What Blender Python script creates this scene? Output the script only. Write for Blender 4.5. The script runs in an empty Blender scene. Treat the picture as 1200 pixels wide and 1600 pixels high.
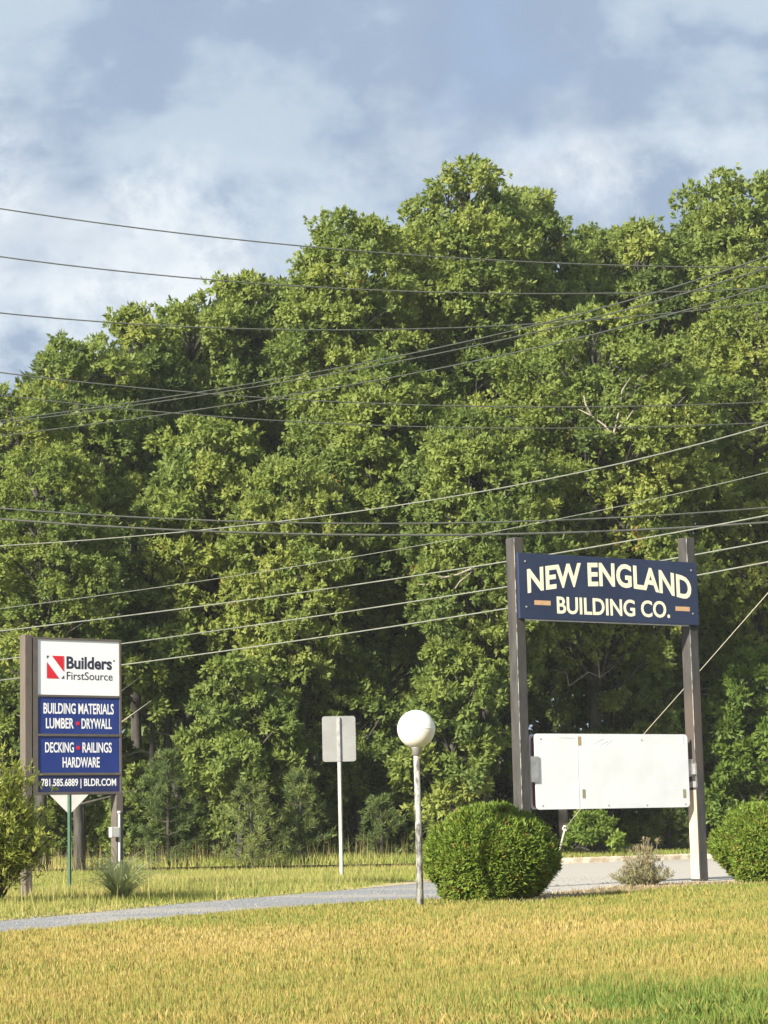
import bpy, bmesh, math
import numpy as np
from mathutils import Vector, Matrix

# ------------------------------------------------------------------ camera, sky, sun, exposure
scene = bpy.context.scene
COL = scene.collection
F_PX, IW, IH = 3600.0, 1200.0, 1600.0          # focal length and size in photo pixels
CAM_Z = 0.85
PITCH = math.atan(500.0 / F_PX)
ROLL = math.radians(1.3)
_f = Vector((0, math.cos(PITCH), math.sin(PITCH)))
_r0 = Vector((1, 0, 0))
_u0 = Vector((0, -math.sin(PITCH), math.cos(PITCH)))
_r = _r0 * math.cos(ROLL) - _u0 * math.sin(ROLL)
_u = _r0 * math.sin(ROLL) + _u0 * math.cos(ROLL)
cd = bpy.data.cameras.new('camera')
cd.sensor_fit = 'VERTICAL'
cd.sensor_height = 36.0
cd.sensor_width = 27.0
cd.lens = 36.0 * F_PX / IH
cd.clip_start = 0.1
cd.clip_end = 5000
cam = bpy.data.objects.new('camera', cd)
COL.objects.link(cam)
M = Matrix(((_r.x, _u.x, -_f.x, 0), (_r.y, _u.y, -_f.y, 0), (_r.z, _u.z, -_f.z, CAM_Z), (0, 0, 0, 1)))
cam.matrix_world = M
scene.camera = cam

SUN_DIR = Vector((-0.60, -0.74, 0.45)).normalized()      # towards the sun
SUN_EL = math.asin(SUN_DIR.z)
SUN_AZ = math.atan2(SUN_DIR.x, SUN_DIR.y)
sl = bpy.data.lights.new('sun', 'SUN')
sl.energy = 5.0
sl.angle = math.radians(3.0)
sl.color = (1.0, 0.92, 0.76)
sun = bpy.data.objects.new('sun', sl)
COL.objects.link(sun)
sun.location = (-40, -30, 40)
sun.rotation_euler = (-SUN_DIR).to_track_quat('-Z', 'Y').to_euler()

world = bpy.data.worlds.new('World')
scene.world = world
world.use_nodes = True
wt = world.node_tree
wt.nodes.clear()
def wn(t, **kw):
    n = wt.nodes.new(t)
    for k, v in kw.items():
        setattr(n, k, v)
    return n
wl = wt.links.new
w_out = wn('ShaderNodeOutputWorld')
w_bg = wn('ShaderNodeBackground')
w_bg.inputs['Strength'].default_value = 0.1
w_sky = wn('ShaderNodeTexSky', sky_type='NISHITA', sun_disc=False)
w_sky.sun_elevation = SUN_EL
w_sky.sun_rotation = SUN_AZ
w_sky.air_density = 1.0
w_sky.dust_density = 1.5
w_tc = wn('ShaderNodeTexCoord')
def cloud_noise(scale, detail, rough, offset, stretch=1.35, dist=0.0):
    mp = wn('ShaderNodeMapping')
    mp.inputs['Location'].default_value = offset
    mp.inputs['Scale'].default_value = (1, 1, stretch)
    n = wn('ShaderNodeTexNoise')
    n.inputs['Scale'].default_value = scale
    n.inputs['Detail'].default_value = detail
    n.inputs['Roughness'].default_value = rough
    n.inputs['Distortion'].default_value = dist
    wl(w_tc.outputs['Generated'], mp.inputs['Vector'])
    wl(mp.outputs['Vector'], n.inputs['Vector'])
    return n
def w_ramp(src, stops):
    r = wn('ShaderNodeValToRGB')
    cr = r.color_ramp
    cr.elements[0].position, cr.elements[0].color = stops[0]
    cr.elements[1].position, cr.elements[1].color = stops[-1]
    for p, c in stops[1:-1]:
        e = cr.elements.new(p); e.color = c
    wl(src, r.inputs['Fac'])
    return r
def g4(*c):
    return (c[0], c[1], c[2], 1.0)
CLOUD_OFF_A = (6.3, 8.6, 2.1)
CLOUD_OFF_B = (5.5, 0.4, 3.3)
CLOUD_OFF_C = (6.1, 5.3, 7.0)
n_body = cloud_noise(7.0, 10, 0.56, CLOUD_OFF_A, 1.5, 0.15)      # the broad grey bodies
n_wisp = cloud_noise(15.0, 10, 0.64, CLOUD_OFF_B, 1.2, 0.15)     # brighter torn puffs
n_gap = cloud_noise(6.0, 6, 0.5, CLOUD_OFF_C, 1.3, 0.1)         # where the puffs gather
body = w_ramp(n_body.outputs['Fac'], [(0.36, g4(1.44, 1.86, 2.52)), (0.465, g4(1.56, 1.99, 2.62)), (0.505, g4(1.95, 2.40, 2.98)), (0.54, g4(2.22, 2.66, 3.14)), (0.68, g4(2.38, 2.80, 3.24))])
wisp_f = w_ramp(n_wisp.outputs['Fac'], [(0.40, g4(0, 0, 0)), (0.60, g4(0.95, 0.95, 0.95))])
where_f = w_ramp(n_gap.outputs['Fac'], [(0.47, g4(0, 0, 0)), (0.60, g4(1, 1, 1))])
wm = wn('ShaderNodeMath', operation='MULTIPLY')
wl(wisp_f.outputs['Color'], wm.inputs[0]); wl(where_f.outputs['Color'], wm.inputs[1])
m1 = wn('ShaderNodeMixRGB')
wl(wm.outputs[0], m1.inputs['Fac'])
wl(body.outputs['Color'], m1.inputs['Color1'])
m1.inputs['Color2'].default_value = g4(3.6, 3.85, 4.05)
gap_f = w_ramp(n_body.outputs['Fac'], [(0.28, g4(0.2, 0.2, 0.2)), (0.40, g4(0.0, 0.0, 0.0))])
m2 = wn('ShaderNodeMixRGB')
wl(gap_f.outputs['Color'], m2.inputs['Fac'])
wl(m1.outputs['Color'], m2.inputs['Color1'])
wl(w_sky.outputs['Color'], m2.inputs['Color2'])
wl(m2.outputs['Color'], w_bg.inputs['Color'])
wl(w_bg.outputs['Background'], w_out.inputs['Surface'])

scene.view_settings.view_transform = 'Standard'
scene.view_settings.look = 'None'
scene.view_settings.gamma = 1.0
scene.view_settings.use_curve_mapping = False
scene.view_settings.exposure = 1.3
scene.cycles.max_bounces = 10
scene.cycles.diffuse_bounces = 6
scene.cycles.glossy_bounces = 2
scene.cycles.transmission_bounces = 6
scene.cycles.use_adaptive_sampling = True

# ------------------------------------------------------------------ pixel -> place
def ray(px, py):
    d = _f * F_PX + _r * (px - IW / 2) - _u * (py - IH / 2)
    return d
def G(px, py, z=0.0):
    """ground point seen at a photo pixel"""
    d = ray(px, py)
    t = (z - CAM_Z) / d.z
    return Vector((d.x * t, d.y * t, z))
def P(px, py, D):
    """point on the pixel's sight line at depth D (metres along +Y)"""
    d = ray(px, py)
    t = D / d.y
    return Vector((d.x * t, D, CAM_Z + d.z * t))
def px_x_at(D, px, py=1330):
    d = ray(px, py)
    return d.x / d.y * D

rng = np.random.default_rng(11)

# ------------------------------------------------------------------ materials
def new_mat(name):
    m = bpy.data.materials.new(name)
    m.use_nodes = True
    nt = m.node_tree
    return m, nt, nt.nodes['Principled BSDF']
def mat(name, c1, c2=None, scale=8.0, rough=0.7, bump=0.0, bscale=None, detail=5.0, spec=0.4, metal=0.0, lo=0.35, hi=0.65, stretch=(1, 1, 1), c3=None, scale3=1.0):
    m, nt, b = new_mat(name)
    b.inputs['Roughness'].default_value = rough
    b.inputs['Metallic'].default_value = metal
    b.inputs['Specular IOR Level'].default_value = spec
    tc = nt.nodes.new('ShaderNodeTexCoord')
    mp = nt.nodes.new('ShaderNodeMapping')
    mp.inputs['Scale'].default_value = stretch
    nt.links.new(tc.outputs['Object'], mp.inputs['Vector'])
    if c2 is None:
        c2 = tuple(x * 0.86 for x in c1)
    n = nt.nodes.new('ShaderNodeTexNoise')
    n.inputs['Scale'].default_value = scale
    n.inputs['Detail'].default_value = detail
    n.inputs['Roughness'].default_value = 0.6
    nt.links.new(mp.outputs['Vector'], n.inputs['Vector'])
    r = nt.nodes.new('ShaderNodeValToRGB')
    r.color_ramp.elements[0].position = lo
    r.color_ramp.elements[1].position = hi
    r.color_ramp.elements[0].color = g4(*c1)
    r.color_ramp.elements[1].color = g4(*c2)
    nt.links.new(n.outputs['Fac'], r.inputs['Fac'])
    col = r.outputs['Color']
    if c3 is not None:
        n3 = nt.nodes.new('ShaderNodeTexNoise')
        n3.inputs['Scale'].default_value = scale3
        n3.inputs['Detail'].default_value = 4
        nt.links.new(mp.outputs['Vector'], n3.inputs['Vector'])
        r3 = nt.nodes.new('ShaderNodeValToRGB')
        r3.color_ramp.elements[0].position = 0.5
        r3.color_ramp.elements[1].position = 0.62
        nt.links.new(n3.outputs['Fac'], r3.inputs['Fac'])
        mx = nt.nodes.new('ShaderNodeMixRGB')
        nt.links.new(r3.outputs['Color'], mx.inputs['Fac'])
        nt.links.new(col, mx.inputs['Color1'])
        mx.inputs['Color2'].default_value = g4(*c3)
        col = mx.outputs['Color']
    nt.links.new(col, b.inputs['Base Color'])
    if bump > 0:
        n2 = nt.nodes.new('ShaderNodeTexNoise')
        n2.inputs['Scale'].default_value = bscale or scale * 4
        n2.inputs['Detail'].default_value = 4
        nt.links.new(mp.outputs['Vector'], n2.inputs['Vector'])
        bp = nt.nodes.new('ShaderNodeBump')
        bp.inputs['Strength'].default_value = bump
        bp.inputs['Distance'].default_value = 0.02
        nt.links.new(n2.outputs['Fac'], bp.inputs['Height'])
        nt.links.new(bp.outputs['Normal'], b.inputs['Normal'])
    return m
def leaf_mat(name, stops, translucent=0.3, rough=0.5, spec=0.35):
    """leaf colour comes from a per-leaf random tint stored on the mesh"""
    m, nt, b = new_mat(name)
    at = nt.nodes.new('ShaderNodeAttribute')
    at.attribute_name = 'tint'
    r = nt.nodes.new('ShaderNodeValToRGB')
    cr = r.color_ramp
    cr.elements[0].position, cr.elements[0].color = stops[0][0], g4(*stops[0][1])
    cr.elements[1].position, cr.elements[1].color = stops[-1][0], g4(*stops[-1][1])
    for p, c in stops[1:-1]:
        e = cr.elements.new(p); e.color = g4(*c)
    nt.links.new(at.outputs['Fac'], r.inputs['Fac'])
    nt.links.new(r.outputs['Color'], b.inputs['Base Color'])
    b.inputs['Roughness'].default_value = rough
    b.inputs['Specular IOR Level'].default_value = spec
    if translucent > 0:
        tr = nt.nodes.new('ShaderNodeBsdfTranslucent')
        hs = nt.nodes.new('ShaderNodeHueSaturation')
        hs.inputs['Hue'].default_value = 0.492
        hs.inputs['Value'].default_value = 1.5
        hs.inputs['Saturation'].default_value = 1.1
        nt.links.new(r.outputs['Color'], hs.inputs['Color'])
        nt.links.new(hs.outputs['Color'], tr.inputs['Color'])
        mx = nt.nodes.new('ShaderNodeMixShader')
        mx.inputs['Fac'].default_value = translucent
        nt.links.new(b.outputs['BSDF'], mx.inputs[1])
        nt.links.new(tr.outputs['BSDF'], mx.inputs[2])
        nt.links.new(mx.outputs['Shader'], nt.nodes['Material Output'].inputs['Surface'])
    return m

MT = {}
OAK = [(0.0, (0.082, 0.125, 0.034)), (0.35, (0.150, 0.206, 0.052)), (0.65, (0.226, 0.276, 0.068)), (0.93, (0.30, 0.335, 0.085)), (0.975, (0.30, 0.25, 0.065)), (1.0, (0.26, 0.13, 0.04))]
MT['oak'] = leaf_mat('oak_leaf', OAK, 0.45, 0.55, 0.3)
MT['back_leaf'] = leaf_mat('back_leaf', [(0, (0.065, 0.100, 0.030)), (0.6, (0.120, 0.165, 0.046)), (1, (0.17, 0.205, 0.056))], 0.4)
MT['bright_leaf'] = leaf_mat('bright_leaf', [(0, (0.08, 0.13, 0.025)), (0.5, (0.14, 0.215, 0.038)), (1, (0.22, 0.28, 0.055))], 0.45)
MT['pine'] = leaf_mat('pine_needle', [(0, (0.045, 0.080, 0.028)), (0.6, (0.10, 0.15, 0.045)), (1, (0.19, 0.22, 0.06))], 0.3)
MT['arbor'] = leaf_mat('arborvitae_spray', [(0, (0.045, 0.090, 0.012)), (0.5, (0.105, 0.170, 0.020)), (0.9, (0.19, 0.24, 0.035)), (1.0, (0.18, 0.11, 0.03))], 0.2, 0.55)
MT['willow'] = leaf_mat('willow_leaf', [(0, (0.12, 0.165, 0.035)), (0.5, (0.26, 0.295, 0.06)), (1, (0.40, 0.40, 0.10))], 0.5)
MT['lawn_blade'] = leaf_mat('lawn_blade', [(0, (0.095, 0.155, 0.028)), (0.28, (0.185, 0.222, 0.050)), (0.55, (0.300, 0.258, 0.074)), (0.8, (0.385, 0.285, 0.098)), (1, (0.47, 0.375, 0.18))], 0.3, 0.6, 0.25)
MT['field_blade'] = leaf_mat('field_blade', [(0, (0.12, 0.17, 0.035)), (0.45, (0.24, 0.27, 0.065)), (0.75, (0.36, 0.32, 0.11)), (1, (0.45, 0.36, 0.17))], 0.3, 0.6, 0.25)
MT['silver_grass'] = leaf_mat('silver_grass', [(0, (0.24, 0.30, 0.11)), (1, (0.46, 0.49, 0.25))], 0.4)
MT['dry_twig'] = leaf_mat('dry_twig', [(0, (0.13, 0.14, 0.06)), (0.5, (0.24, 0.22, 0.11)), (1, (0.36, 0.27, 0.16))], 0.15)
MT['stone'] = leaf_mat('stone', [(0, (0.16, 0.165, 0.18)), (0.7, (0.25, 0.255, 0.27)), (1, (0.34, 0.335, 0.33))], 0.0, 0.9)
MT['bark'] = mat('bark', (0.036, 0.033, 0.028), (0.075, 0.070, 0.062), 3.0, 0.9, 0.6, 14, stretch=(3, 3, 0.6))
MT['dead_wood'] = mat('dead_wood', (0.20, 0.175, 0.145), (0.32, 0.29, 0.25), 6.0, 0.85, 0.3, 20)
MT['ground'] = mat('ground', (0.10, 0.085, 0.04), (0.17, 0.16, 0.06), 1.3, 0.95, 0.5, 14)
MT['lawn'] = mat('lawn', (0.22, 0.195, 0.058), (0.30, 0.235, 0.08), 2.2, 0.95, 0.6, 40, c3=(0.16, 0.17, 0.04), scale3=0.35)
MT['gravel'] = mat('gravel', (0.13, 0.135, 0.145), (0.33, 0.335, 0.345), 30.0, 0.9, 0.9, 40, lo=0.38, hi=0.60, detail=8, c3=(0.33, 0.31, 0.28), scale3=0.5)
MT['asphalt'] = mat('asphalt', (0.36, 0.34, 0.31), (0.44, 0.41, 0.37), 20.0, 0.9, 0.4, 60, detail=8, c3=(0.40, 0.365, 0.32), scale3=0.3)
MT['verge'] = mat('verge', (0.12, 0.11, 0.05), (0.19, 0.18, 0.07), 1.3, 0.95, 0.5, 14)
MT['mulch'] = mat('mulch', (0.13, 0.09, 0.05), (0.28, 0.21, 0.12), 14.0, 0.95, 0.8, 30)
MT['sand'] = mat('sand', (0.50, 0.42, 0.30), (0.34, 0.27, 0.17), 5.0, 0.95, 0.4, 30)
MT['concrete'] = mat('kerb_concrete', (0.62, 0.55, 0.43), (0.42, 0.33, 0.23), 4.0, 0.9, 0.4, 24, lo=0.45, hi=0.62)
MT['post_paint'] = mat('post_paint', (0.034, 0.032, 0.032), (0.062, 0.059, 0.058), 9.0, 0.65, 0.25, 60, stretch=(1, 1, 0.25), c3=(0.075, 0.060, 0.052), scale3=2.0)
MT['bare_wood'] = mat('bare_wood', (0.52, 0.43, 0.32), (0.33, 0.26, 0.18), 7.0, 0.8, 0.3, 40, stretch=(3, 3, 0.3), lo=0.45, hi=0.72)
MT['navy'] = mat('navy_board', (0.016, 0.025, 0.062), (0.024, 0.035, 0.080), 2.0, 0.45, stretch=(1, 1, .5), spec=0.4)
MT['cream'] = mat('cream_letter', (0.84, 0.80, 0.60), (0.80, 0.75, 0.55), 20, 0.5)
MT['copper'] = mat('copper_bar', (0.56, 0.36, 0.20), (0.48, 0.30, 0.17), 20, 0.5)
MT['white_vinyl'] = mat('white_vinyl', (0.69, 0.71, 0.745), (0.61, 0.63, 0.66), 1.6, 0.35, 0.25, 2.0, spec=0.4, lo=0.45, hi=0.75)
MT['red_edge'] = mat('red_edge', (0.35, 0.06, 0.04), (0.25, 0.05, 0.04), 10, 0.5)
MT['tape'] = mat('tape', (0.38, 0.27, 0.13), (0.30, 0.24, 0.14), 30, 0.6)
MT['tape_olive'] = mat('tape_olive', (0.30, 0.28, 0.14), (0.22, 0.22, 0.15), 30, 0.6)
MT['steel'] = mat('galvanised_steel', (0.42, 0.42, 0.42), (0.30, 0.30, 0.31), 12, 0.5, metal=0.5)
MT['black'] = mat('black_rubber', (0.02, 0.02, 0.02), (0.03, 0.03, 0.03), 12, 0.6)
MT['alum'] = mat('sign_aluminium', (0.28, 0.285, 0.285), (0.235, 0.24, 0.24), 3.0, 0.5, metal=0.25)
MT['post_white'] = mat('post_weathered', (0.44, 0.44, 0.42), (0.33, 0.33, 0.31), 18, 0.7, 0.2, 50, stretch=(1, 1, 0.3))
MT['lamp_post'] = mat('lamp_post_paint', (0.33, 0.325, 0.31), (0.10, 0.098, 0.092), 22, 0.75, 0.4, 50, stretch=(1, 1, 0.35), lo=0.46, hi=0.56)
MT['green_post'] = mat('green_post', (0.03, 0.09, 0.06), (0.05, 0.12, 0.08), 12, 0.6)
MT['brown_metal'] = mat('brown_metal', (0.10, 0.085, 0.075), (0.125, 0.108, 0.096), 8, 0.5)
MT['tan_metal'] = mat('tan_metal', (0.10, 0.083, 0.070), (0.13, 0.108, 0.092), 8, 0.55, stretch=(1, 1, 0.3))
MT['sign_white'] = mat('sign_white', (0.86, 0.86, 0.87), (0.84, 0.84, 0.85), 3, 0.3)
MT['sign_blue'] = mat('sign_blue', (0.014, 0.034, 0.185), (0.018, 0.040, 0.205), 3, 0.35)
MT['sign_navy'] = mat('sign_navy', (0.018, 0.027, 0.10), (0.022, 0.032, 0.12), 3, 0.35)
MT['sign_red'] = mat('sign_red', (0.68, 0.018, 0.035), (0.62, 0.016, 0.03), 3, 0.35)
MT['ink'] = mat('sign_ink', (0.025, 0.028, 0.055), (0.03, 0.033, 0.06), 3, 0.4)
MT['wire'] = mat('wire', (0.045, 0.05, 0.045), (0.07, 0.075, 0.065), 5, 0.5)
MT['wire_pale'] = mat('wire_pale', (0.14, 0.15, 0.13), (0.20, 0.21, 0.18), 5, 0.5)
MT['rope'] = mat('rope', (0.44, 0.42, 0.32), (0.36, 0.34, 0.26), 20, 0.8)
MT['rope_white'] = mat('rope_white', (0.62, 0.60, 0.54), (0.5, 0.47, 0.42), 20, 0.8)
MT['plastic_grey'] = mat('plastic_grey', (0.5, 0.5, 0.48), (0.42, 0.42, 0.40), 20, 0.5)
# the lamp globe: milky acrylic
_m, _nt, _b = new_mat('milk_acrylic')
_tc = _nt.nodes.new('ShaderNodeTexCoord'); _n = _nt.nodes.new('ShaderNodeTexNoise')
_n.inputs['Scale'].default_value = 6.0; _n.inputs['Detail'].default_value = 5
_nt.links.new(_tc.outputs['Object'], _n.inputs['Vector'])
_r2 = _nt.nodes.new('ShaderNodeValToRGB')
_r2.color_ramp.elements[0].color = g4(0.74, 0.725, 0.69); _r2.color_ramp.elements[1].color = g4(0.66, 0.63, 0.57)
_r2.color_ramp.elements[0].position = 0.45; _r2.color_ramp.elements[1].position = 0.75
_nt.links.new(_n.outputs['Fac'], _r2.inputs['Fac']); _nt.links.new(_r2.outputs['Color'], _b.inputs['Base Color'])
_b.inputs['Roughness'].default_value = 0.28
_b.inputs['Subsurface Weight'].default_value = 0.5
_b.inputs['Subsurface Radius'].default_value = (0.12, 0.11, 0.09)
MT['globe'] = _m

# ------------------------------------------------------------------ object helpers
def link(o, parent=None):
    COL.objects.link(o)
    if parent is not None:
        o.parent = parent
    return o
def tag(o, label=None, cat=None, group=None, kind=None):
    if label: o['label'] = label
    if cat: o['category'] = cat
    if group: o['group'] = group
    if kind: o['kind'] = kind
    return o
def empty(name, loc, rz=0.0, label=None, cat=None, group=None):
    o = bpy.data.objects.new(name, None)
    o.empty_display_size = 0.3
    link(o)
    o.location = loc
    o.rotation_euler = (0, 0, rz)
    return tag(o, label, cat, group)
def mesh_np(name, V, F, m, parent=None, tint=None, smooth=False):
    """triangles from numpy arrays"""
    me = bpy.data.meshes.new(name)
    V = np.ascontiguousarray(V, dtype=np.float32); F = np.ascontiguousarray(F, dtype=np.int32)
    me.vertices.add(len(V)); me.vertices.foreach_set('co', V.ravel())
    k = F.shape[1]
    me.loops.add(F.size); me.loops.foreach_set('vertex_index', F.ravel())
    me.polygons.add(len(F)); me.polygons.foreach_set('loop_start', np.arange(0, F.size, k, dtype=np.int32))
    if tint is not None:
        a = me.attributes.new('tint', 'FLOAT', 'POINT')
        a.data.foreach_set('value', np.ascontiguousarray(tint, dtype=np.float32))
    if smooth:
        me.polygons.foreach_set('use_smooth', np.ones(len(F), dtype=bool))
    me.update(calc_edges=True)
    me.materials.append(MT[m])
    return link(bpy.data.objects.new(name, me), parent)
class MB:
    """collects shapes into one mesh"""
    def __init__(s): s.v = []; s.f = []; s.sm = []
    def add(s, vs, fs, smooth=False):
        b = len(s.v)
        s.v += [tuple(v) for v in vs]
        s.f += [tuple(b + i for i in f) for f in fs]
        s.sm += [smooth] * len(fs)
        return s
    def box(s, x0, x1, y0, y1, z0, z1, bev=0.0):
        if bev <= 0:
            vs = [(x, y, z) for z in (z0, z1) for y in (y0, y1) for x in (x0, x1)]
            return s.add(vs, [(0, 2, 3, 1), (4, 5, 7, 6), (0, 1, 5, 4), (2, 6, 7, 3), (0, 4, 6, 2), (1, 3, 7, 5)])
        bm = bmesh.new()
        bmesh.ops.create_cube(bm, size=1.0)
        for v in bm.verts:
            v.co = Vector(((x0 + x1) / 2 + v.co.x * (x1 - x0), (y0 + y1) / 2 + v.co.y * (y1 - y0), (z0 + z1) / 2 + v.co.z * (z1 - z0)))
        bmesh.ops.bevel(bm, geom=list(bm.edges), offset=bev, segments=2, affect='EDGES', profile=0.5)
        bm.verts.index_update()
        s.add([v.co for v in bm.verts], [[v.index for v in f.verts] for f in bm.faces])
        bm.free()
        return s
    def tube(s, pts, rad, n=8, cap=True, smooth=True):
        pts = [Vector(p) for p in pts]
        if not hasattr(rad, '__len__'): rad = [rad] * len(pts)
        vs = []; fs = []
        t0 = (pts[1] - pts[0]).normalized()
        ref = Vector((0, 0, 1)) if abs(t0.z) < 0.9 else Vector((1, 0, 0))
        for i, p in enumerate(pts):
            t = (pts[min(i + 1, len(pts) - 1)] - pts[max(i - 1, 0)]).normalized()
            a = t.cross(ref)
            if a.length < 1e-4: a = t.cross(Vector((0, 1, 0)))
            a.normalize(); b = t.cross(a).normalized()
            for k in range(n):
                w = 2 * math.pi * k / n
                vs.append(p + (a * math.cos(w) + b * math.sin(w)) * rad[i])
        for i in range(len(pts) - 1):
            for k in range(n):
                k2 = (k + 1) % n
                fs.append((i * n + k, i * n + k2, (i + 1) * n + k2, (i + 1) * n + k))
        s.add(vs, fs, smooth)
        if cap:
            b = len(s.v) - len(vs)
            s.f += [tuple(b + k for k in range(n)), tuple(b + (len(pts) - 1) * n + k for k in reversed(range(n)))]
            s.sm += [False, False]
        return s
    def lathe(s, prof, n=32):
        vs = [(r * math.cos(2 * math.pi * k / n), r * math.sin(2 * math.pi * k / n), z) for r, z in prof for k in range(n)]
        fs = [(i * n + k, i * n + (k + 1) % n, (i + 1) * n + (k + 1) % n, (i + 1) * n + k) for i in range(len(prof) - 1) for k in range(n)]
        return s.add(vs, fs, True)
    def plate(s, outline, y0, y1):
        """outline of (x, z) points, thick from y0 to y1"""
        n = len(outline)
        vs = [(x, y0, z) for x, z in outline] + [(x, y1, z) for x, z in outline]
        fs = [tuple(range(n)), tuple(reversed(range(n, 2 * n)))]
        fs += [(k, n + k, n + (k + 1) % n, (k + 1) % n) for k in range(n)]
        return s.add(vs, fs)
    def build(s, name, m, parent=None):
        me = bpy.data.meshes.new(name)
        me.from_pydata(s.v, [], s.f)
        me.polygons.foreach_set('use_smooth', np.array(s.sm, dtype=bool))
        me.update()
        bm = bmesh.new(); bm.from_mesh(me); bmesh.ops.recalc_face_normals(bm, faces=bm.faces); bm.to_mesh(me); bm.free()
        me.materials.append(MT[m])
        return link(bpy.data.objects.new(name, me), parent)
def rounded_rect(x0, x1, z0, z1, r, n=5):
    out = []
    for cx, cz, a0 in ((x1 - r, z1 - r, 0), (x0 + r, z1 - r, 90), (x0 + r, z0 + r, 180), (x1 - r, z0 + r, 270)):
        for k in range(n + 1):
            a = math.radians(a0 + 90 * k / n)
            out.append((cx + r * math.cos(a), cz + r * math.sin(a)))
    return out
def text_part(string, x0, x1, z0, z1, y, m, parent, bold=0.0, arch=0.0, archc=None, archw=1.0, cap=None, name='lettering', depth=0.0012):
    """flat lettering in the XZ plane facing -Y, fitted to a box measured on its capitals"""
    cu = bpy.data.curves.new('text', 'FONT')
    cu.body = string
    cu.resolution_u = 4
    cu.offset = bold
    cu.extrude = 0.001
    o = bpy.data.objects.new('text', cu)
    COL.objects.link(o)
    dg = bpy.context.evaluated_depsgraph_get()
    me = bpy.data.meshes.new_from_object(o.evaluated_get(dg))
    bpy.data.objects.remove(o)
    n = len(me.vertices)
    co = np.empty(n * 3, dtype=np.float32); me.vertices.foreach_get('co', co)
    co = co.reshape(-1, 3)
    mnx, mxx = co[:, 0].min(), co[:, 0].max()
    mnz, mxz = co[:, 1].min(), co[:, 1].max()
    if cap is not None: mnz, mxz = cap
    out = np.empty_like(co)
    out[:, 0] = x0 + (co[:, 0] - mnx) / (mxx - mnx) * (x1 - x0)
    out[:, 2] = z0 + (co[:, 1] - mnz) / (mxz - mnz) * (z1 - z0)
    out[:, 1] = y - np.where(co[:, 2] > 0, depth, 0.0)
    if arch:
        c = (x0 + x1) / 2 if archc is None else archc
        out[:, 2] -= arch * ((out[:, 0] - c) / archw) ** 2
    me.vertices.foreach_set('co', out.ravel())
    me.update()
    me.materials.clear(); me.materials.append(MT[m])
    return link(bpy.data.objects.new(name, me), parent)

# ------------------------------------------------------------------ ground, lawn, driveway, street
def sheet(name, pts, z, m, kind='structure'):
    mb = MB()
    mb.add([(p[0], p[1], z) for p in pts], [tuple(range(len(pts)))])
    o = mb.build(name, m)
    bm = bmesh.new(); bm.from_mesh(o.data)
    for f in bm.faces:
        if f.normal.z < 0: f.normal_flip()
    bmesh.ops.triangulate(bm, faces=bm.faces); bm.to_mesh(o.data); bm.free()
    return tag(o, kind=kind)
sheet('ground', [(-900, -60), (900, -60), (900, 1800), (-900, 1800)], 0.0, 'ground')
drive_near = [(-300, 1492), (-120, 1473), (0, 1460), (150, 1446), (300, 1432), (500, 1415), (640, 1407), (700, 1405), (870, 1396), (960, 1387), (1080, 1380), (1260, 1375), (1600, 1366)]
drive_far = [(-300, 1474), (-120, 1454), (0, 1441), (150, 1427), (300, 1412), (420, 1402), (500, 1395), (560, 1390), (640, 1381), (690, 1374), (716, 1366), (722, 1362)]
kerb_line = [(100, 1365), (250, 1363), (400, 1361), (560, 1359), (670, 1357), (770, 1354), (870, 1350), (960, 1347), (1085, 1342.5), (1200, 1339), (1330, 1335)]
near_w = [G(*p) for p in drive_near]
far_w = [G(*p) for p in drive_far]
kerb_w = [G(*p) for p in kerb_line]
street_near = [k + Vector((0.2, -3.2 if i < 5 else -3.2, 0)) for i, k in enumerate(kerb_w[:5])]
# street behind the grass island, then the open apron in front of the kerb, then the gravel drive
apron_pts = [G(722, 1362)] + [G(722, 1362) + Vector((-0.6, 1.0, 0))] + [street_near[4], street_near[3], street_near[2], street_near[1], street_near[0]] + kerb_w + [G(1600, 1366)] + list(reversed(near_w[8:-1])) + [G(780, 1384)]
sheet('street', [(p.x, p.y) for p in apron_pts], 0.004, 'asphalt')
drive_pts = near_w[:9] + [G(800, 1380), G(760, 1370)] + list(reversed(far_w))
sheet('driveway', [(p.x, p.y) for p in drive_pts], 0.010, 'gravel')
# pale sandy edge where the island meets the drive
sheet('sandy_edge', [(p.x, p.y) for p in [G(560, 1390), G(640, 1383), G(700, 1376), G(730, 1366), G(712, 1360), G(640, 1366), G(625, 1374)]], 0.014, 'sand')
lawn_edge = [(-300, 1494), (-120, 1475), (0, 1462), (150, 1448), (300, 1434), (500, 1417), (640, 1409), (700, 1410), (840, 1412), (960, 1397), (1100, 1386), (1260, 1380), (1600, 1372)]
lawn_w = [G(*p) for p in lawn_edge]
sheet('lawn', [(p.x, p.y) for p in lawn_w] + [(16, -20), (-16, -20)], 0.006, 'lawn')
sheet('mulch_bed', [(p.x, p.y) for p in near_w[6:] + list(reversed(lawn_w[6:]))], 0.012, 'mulch')
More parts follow.
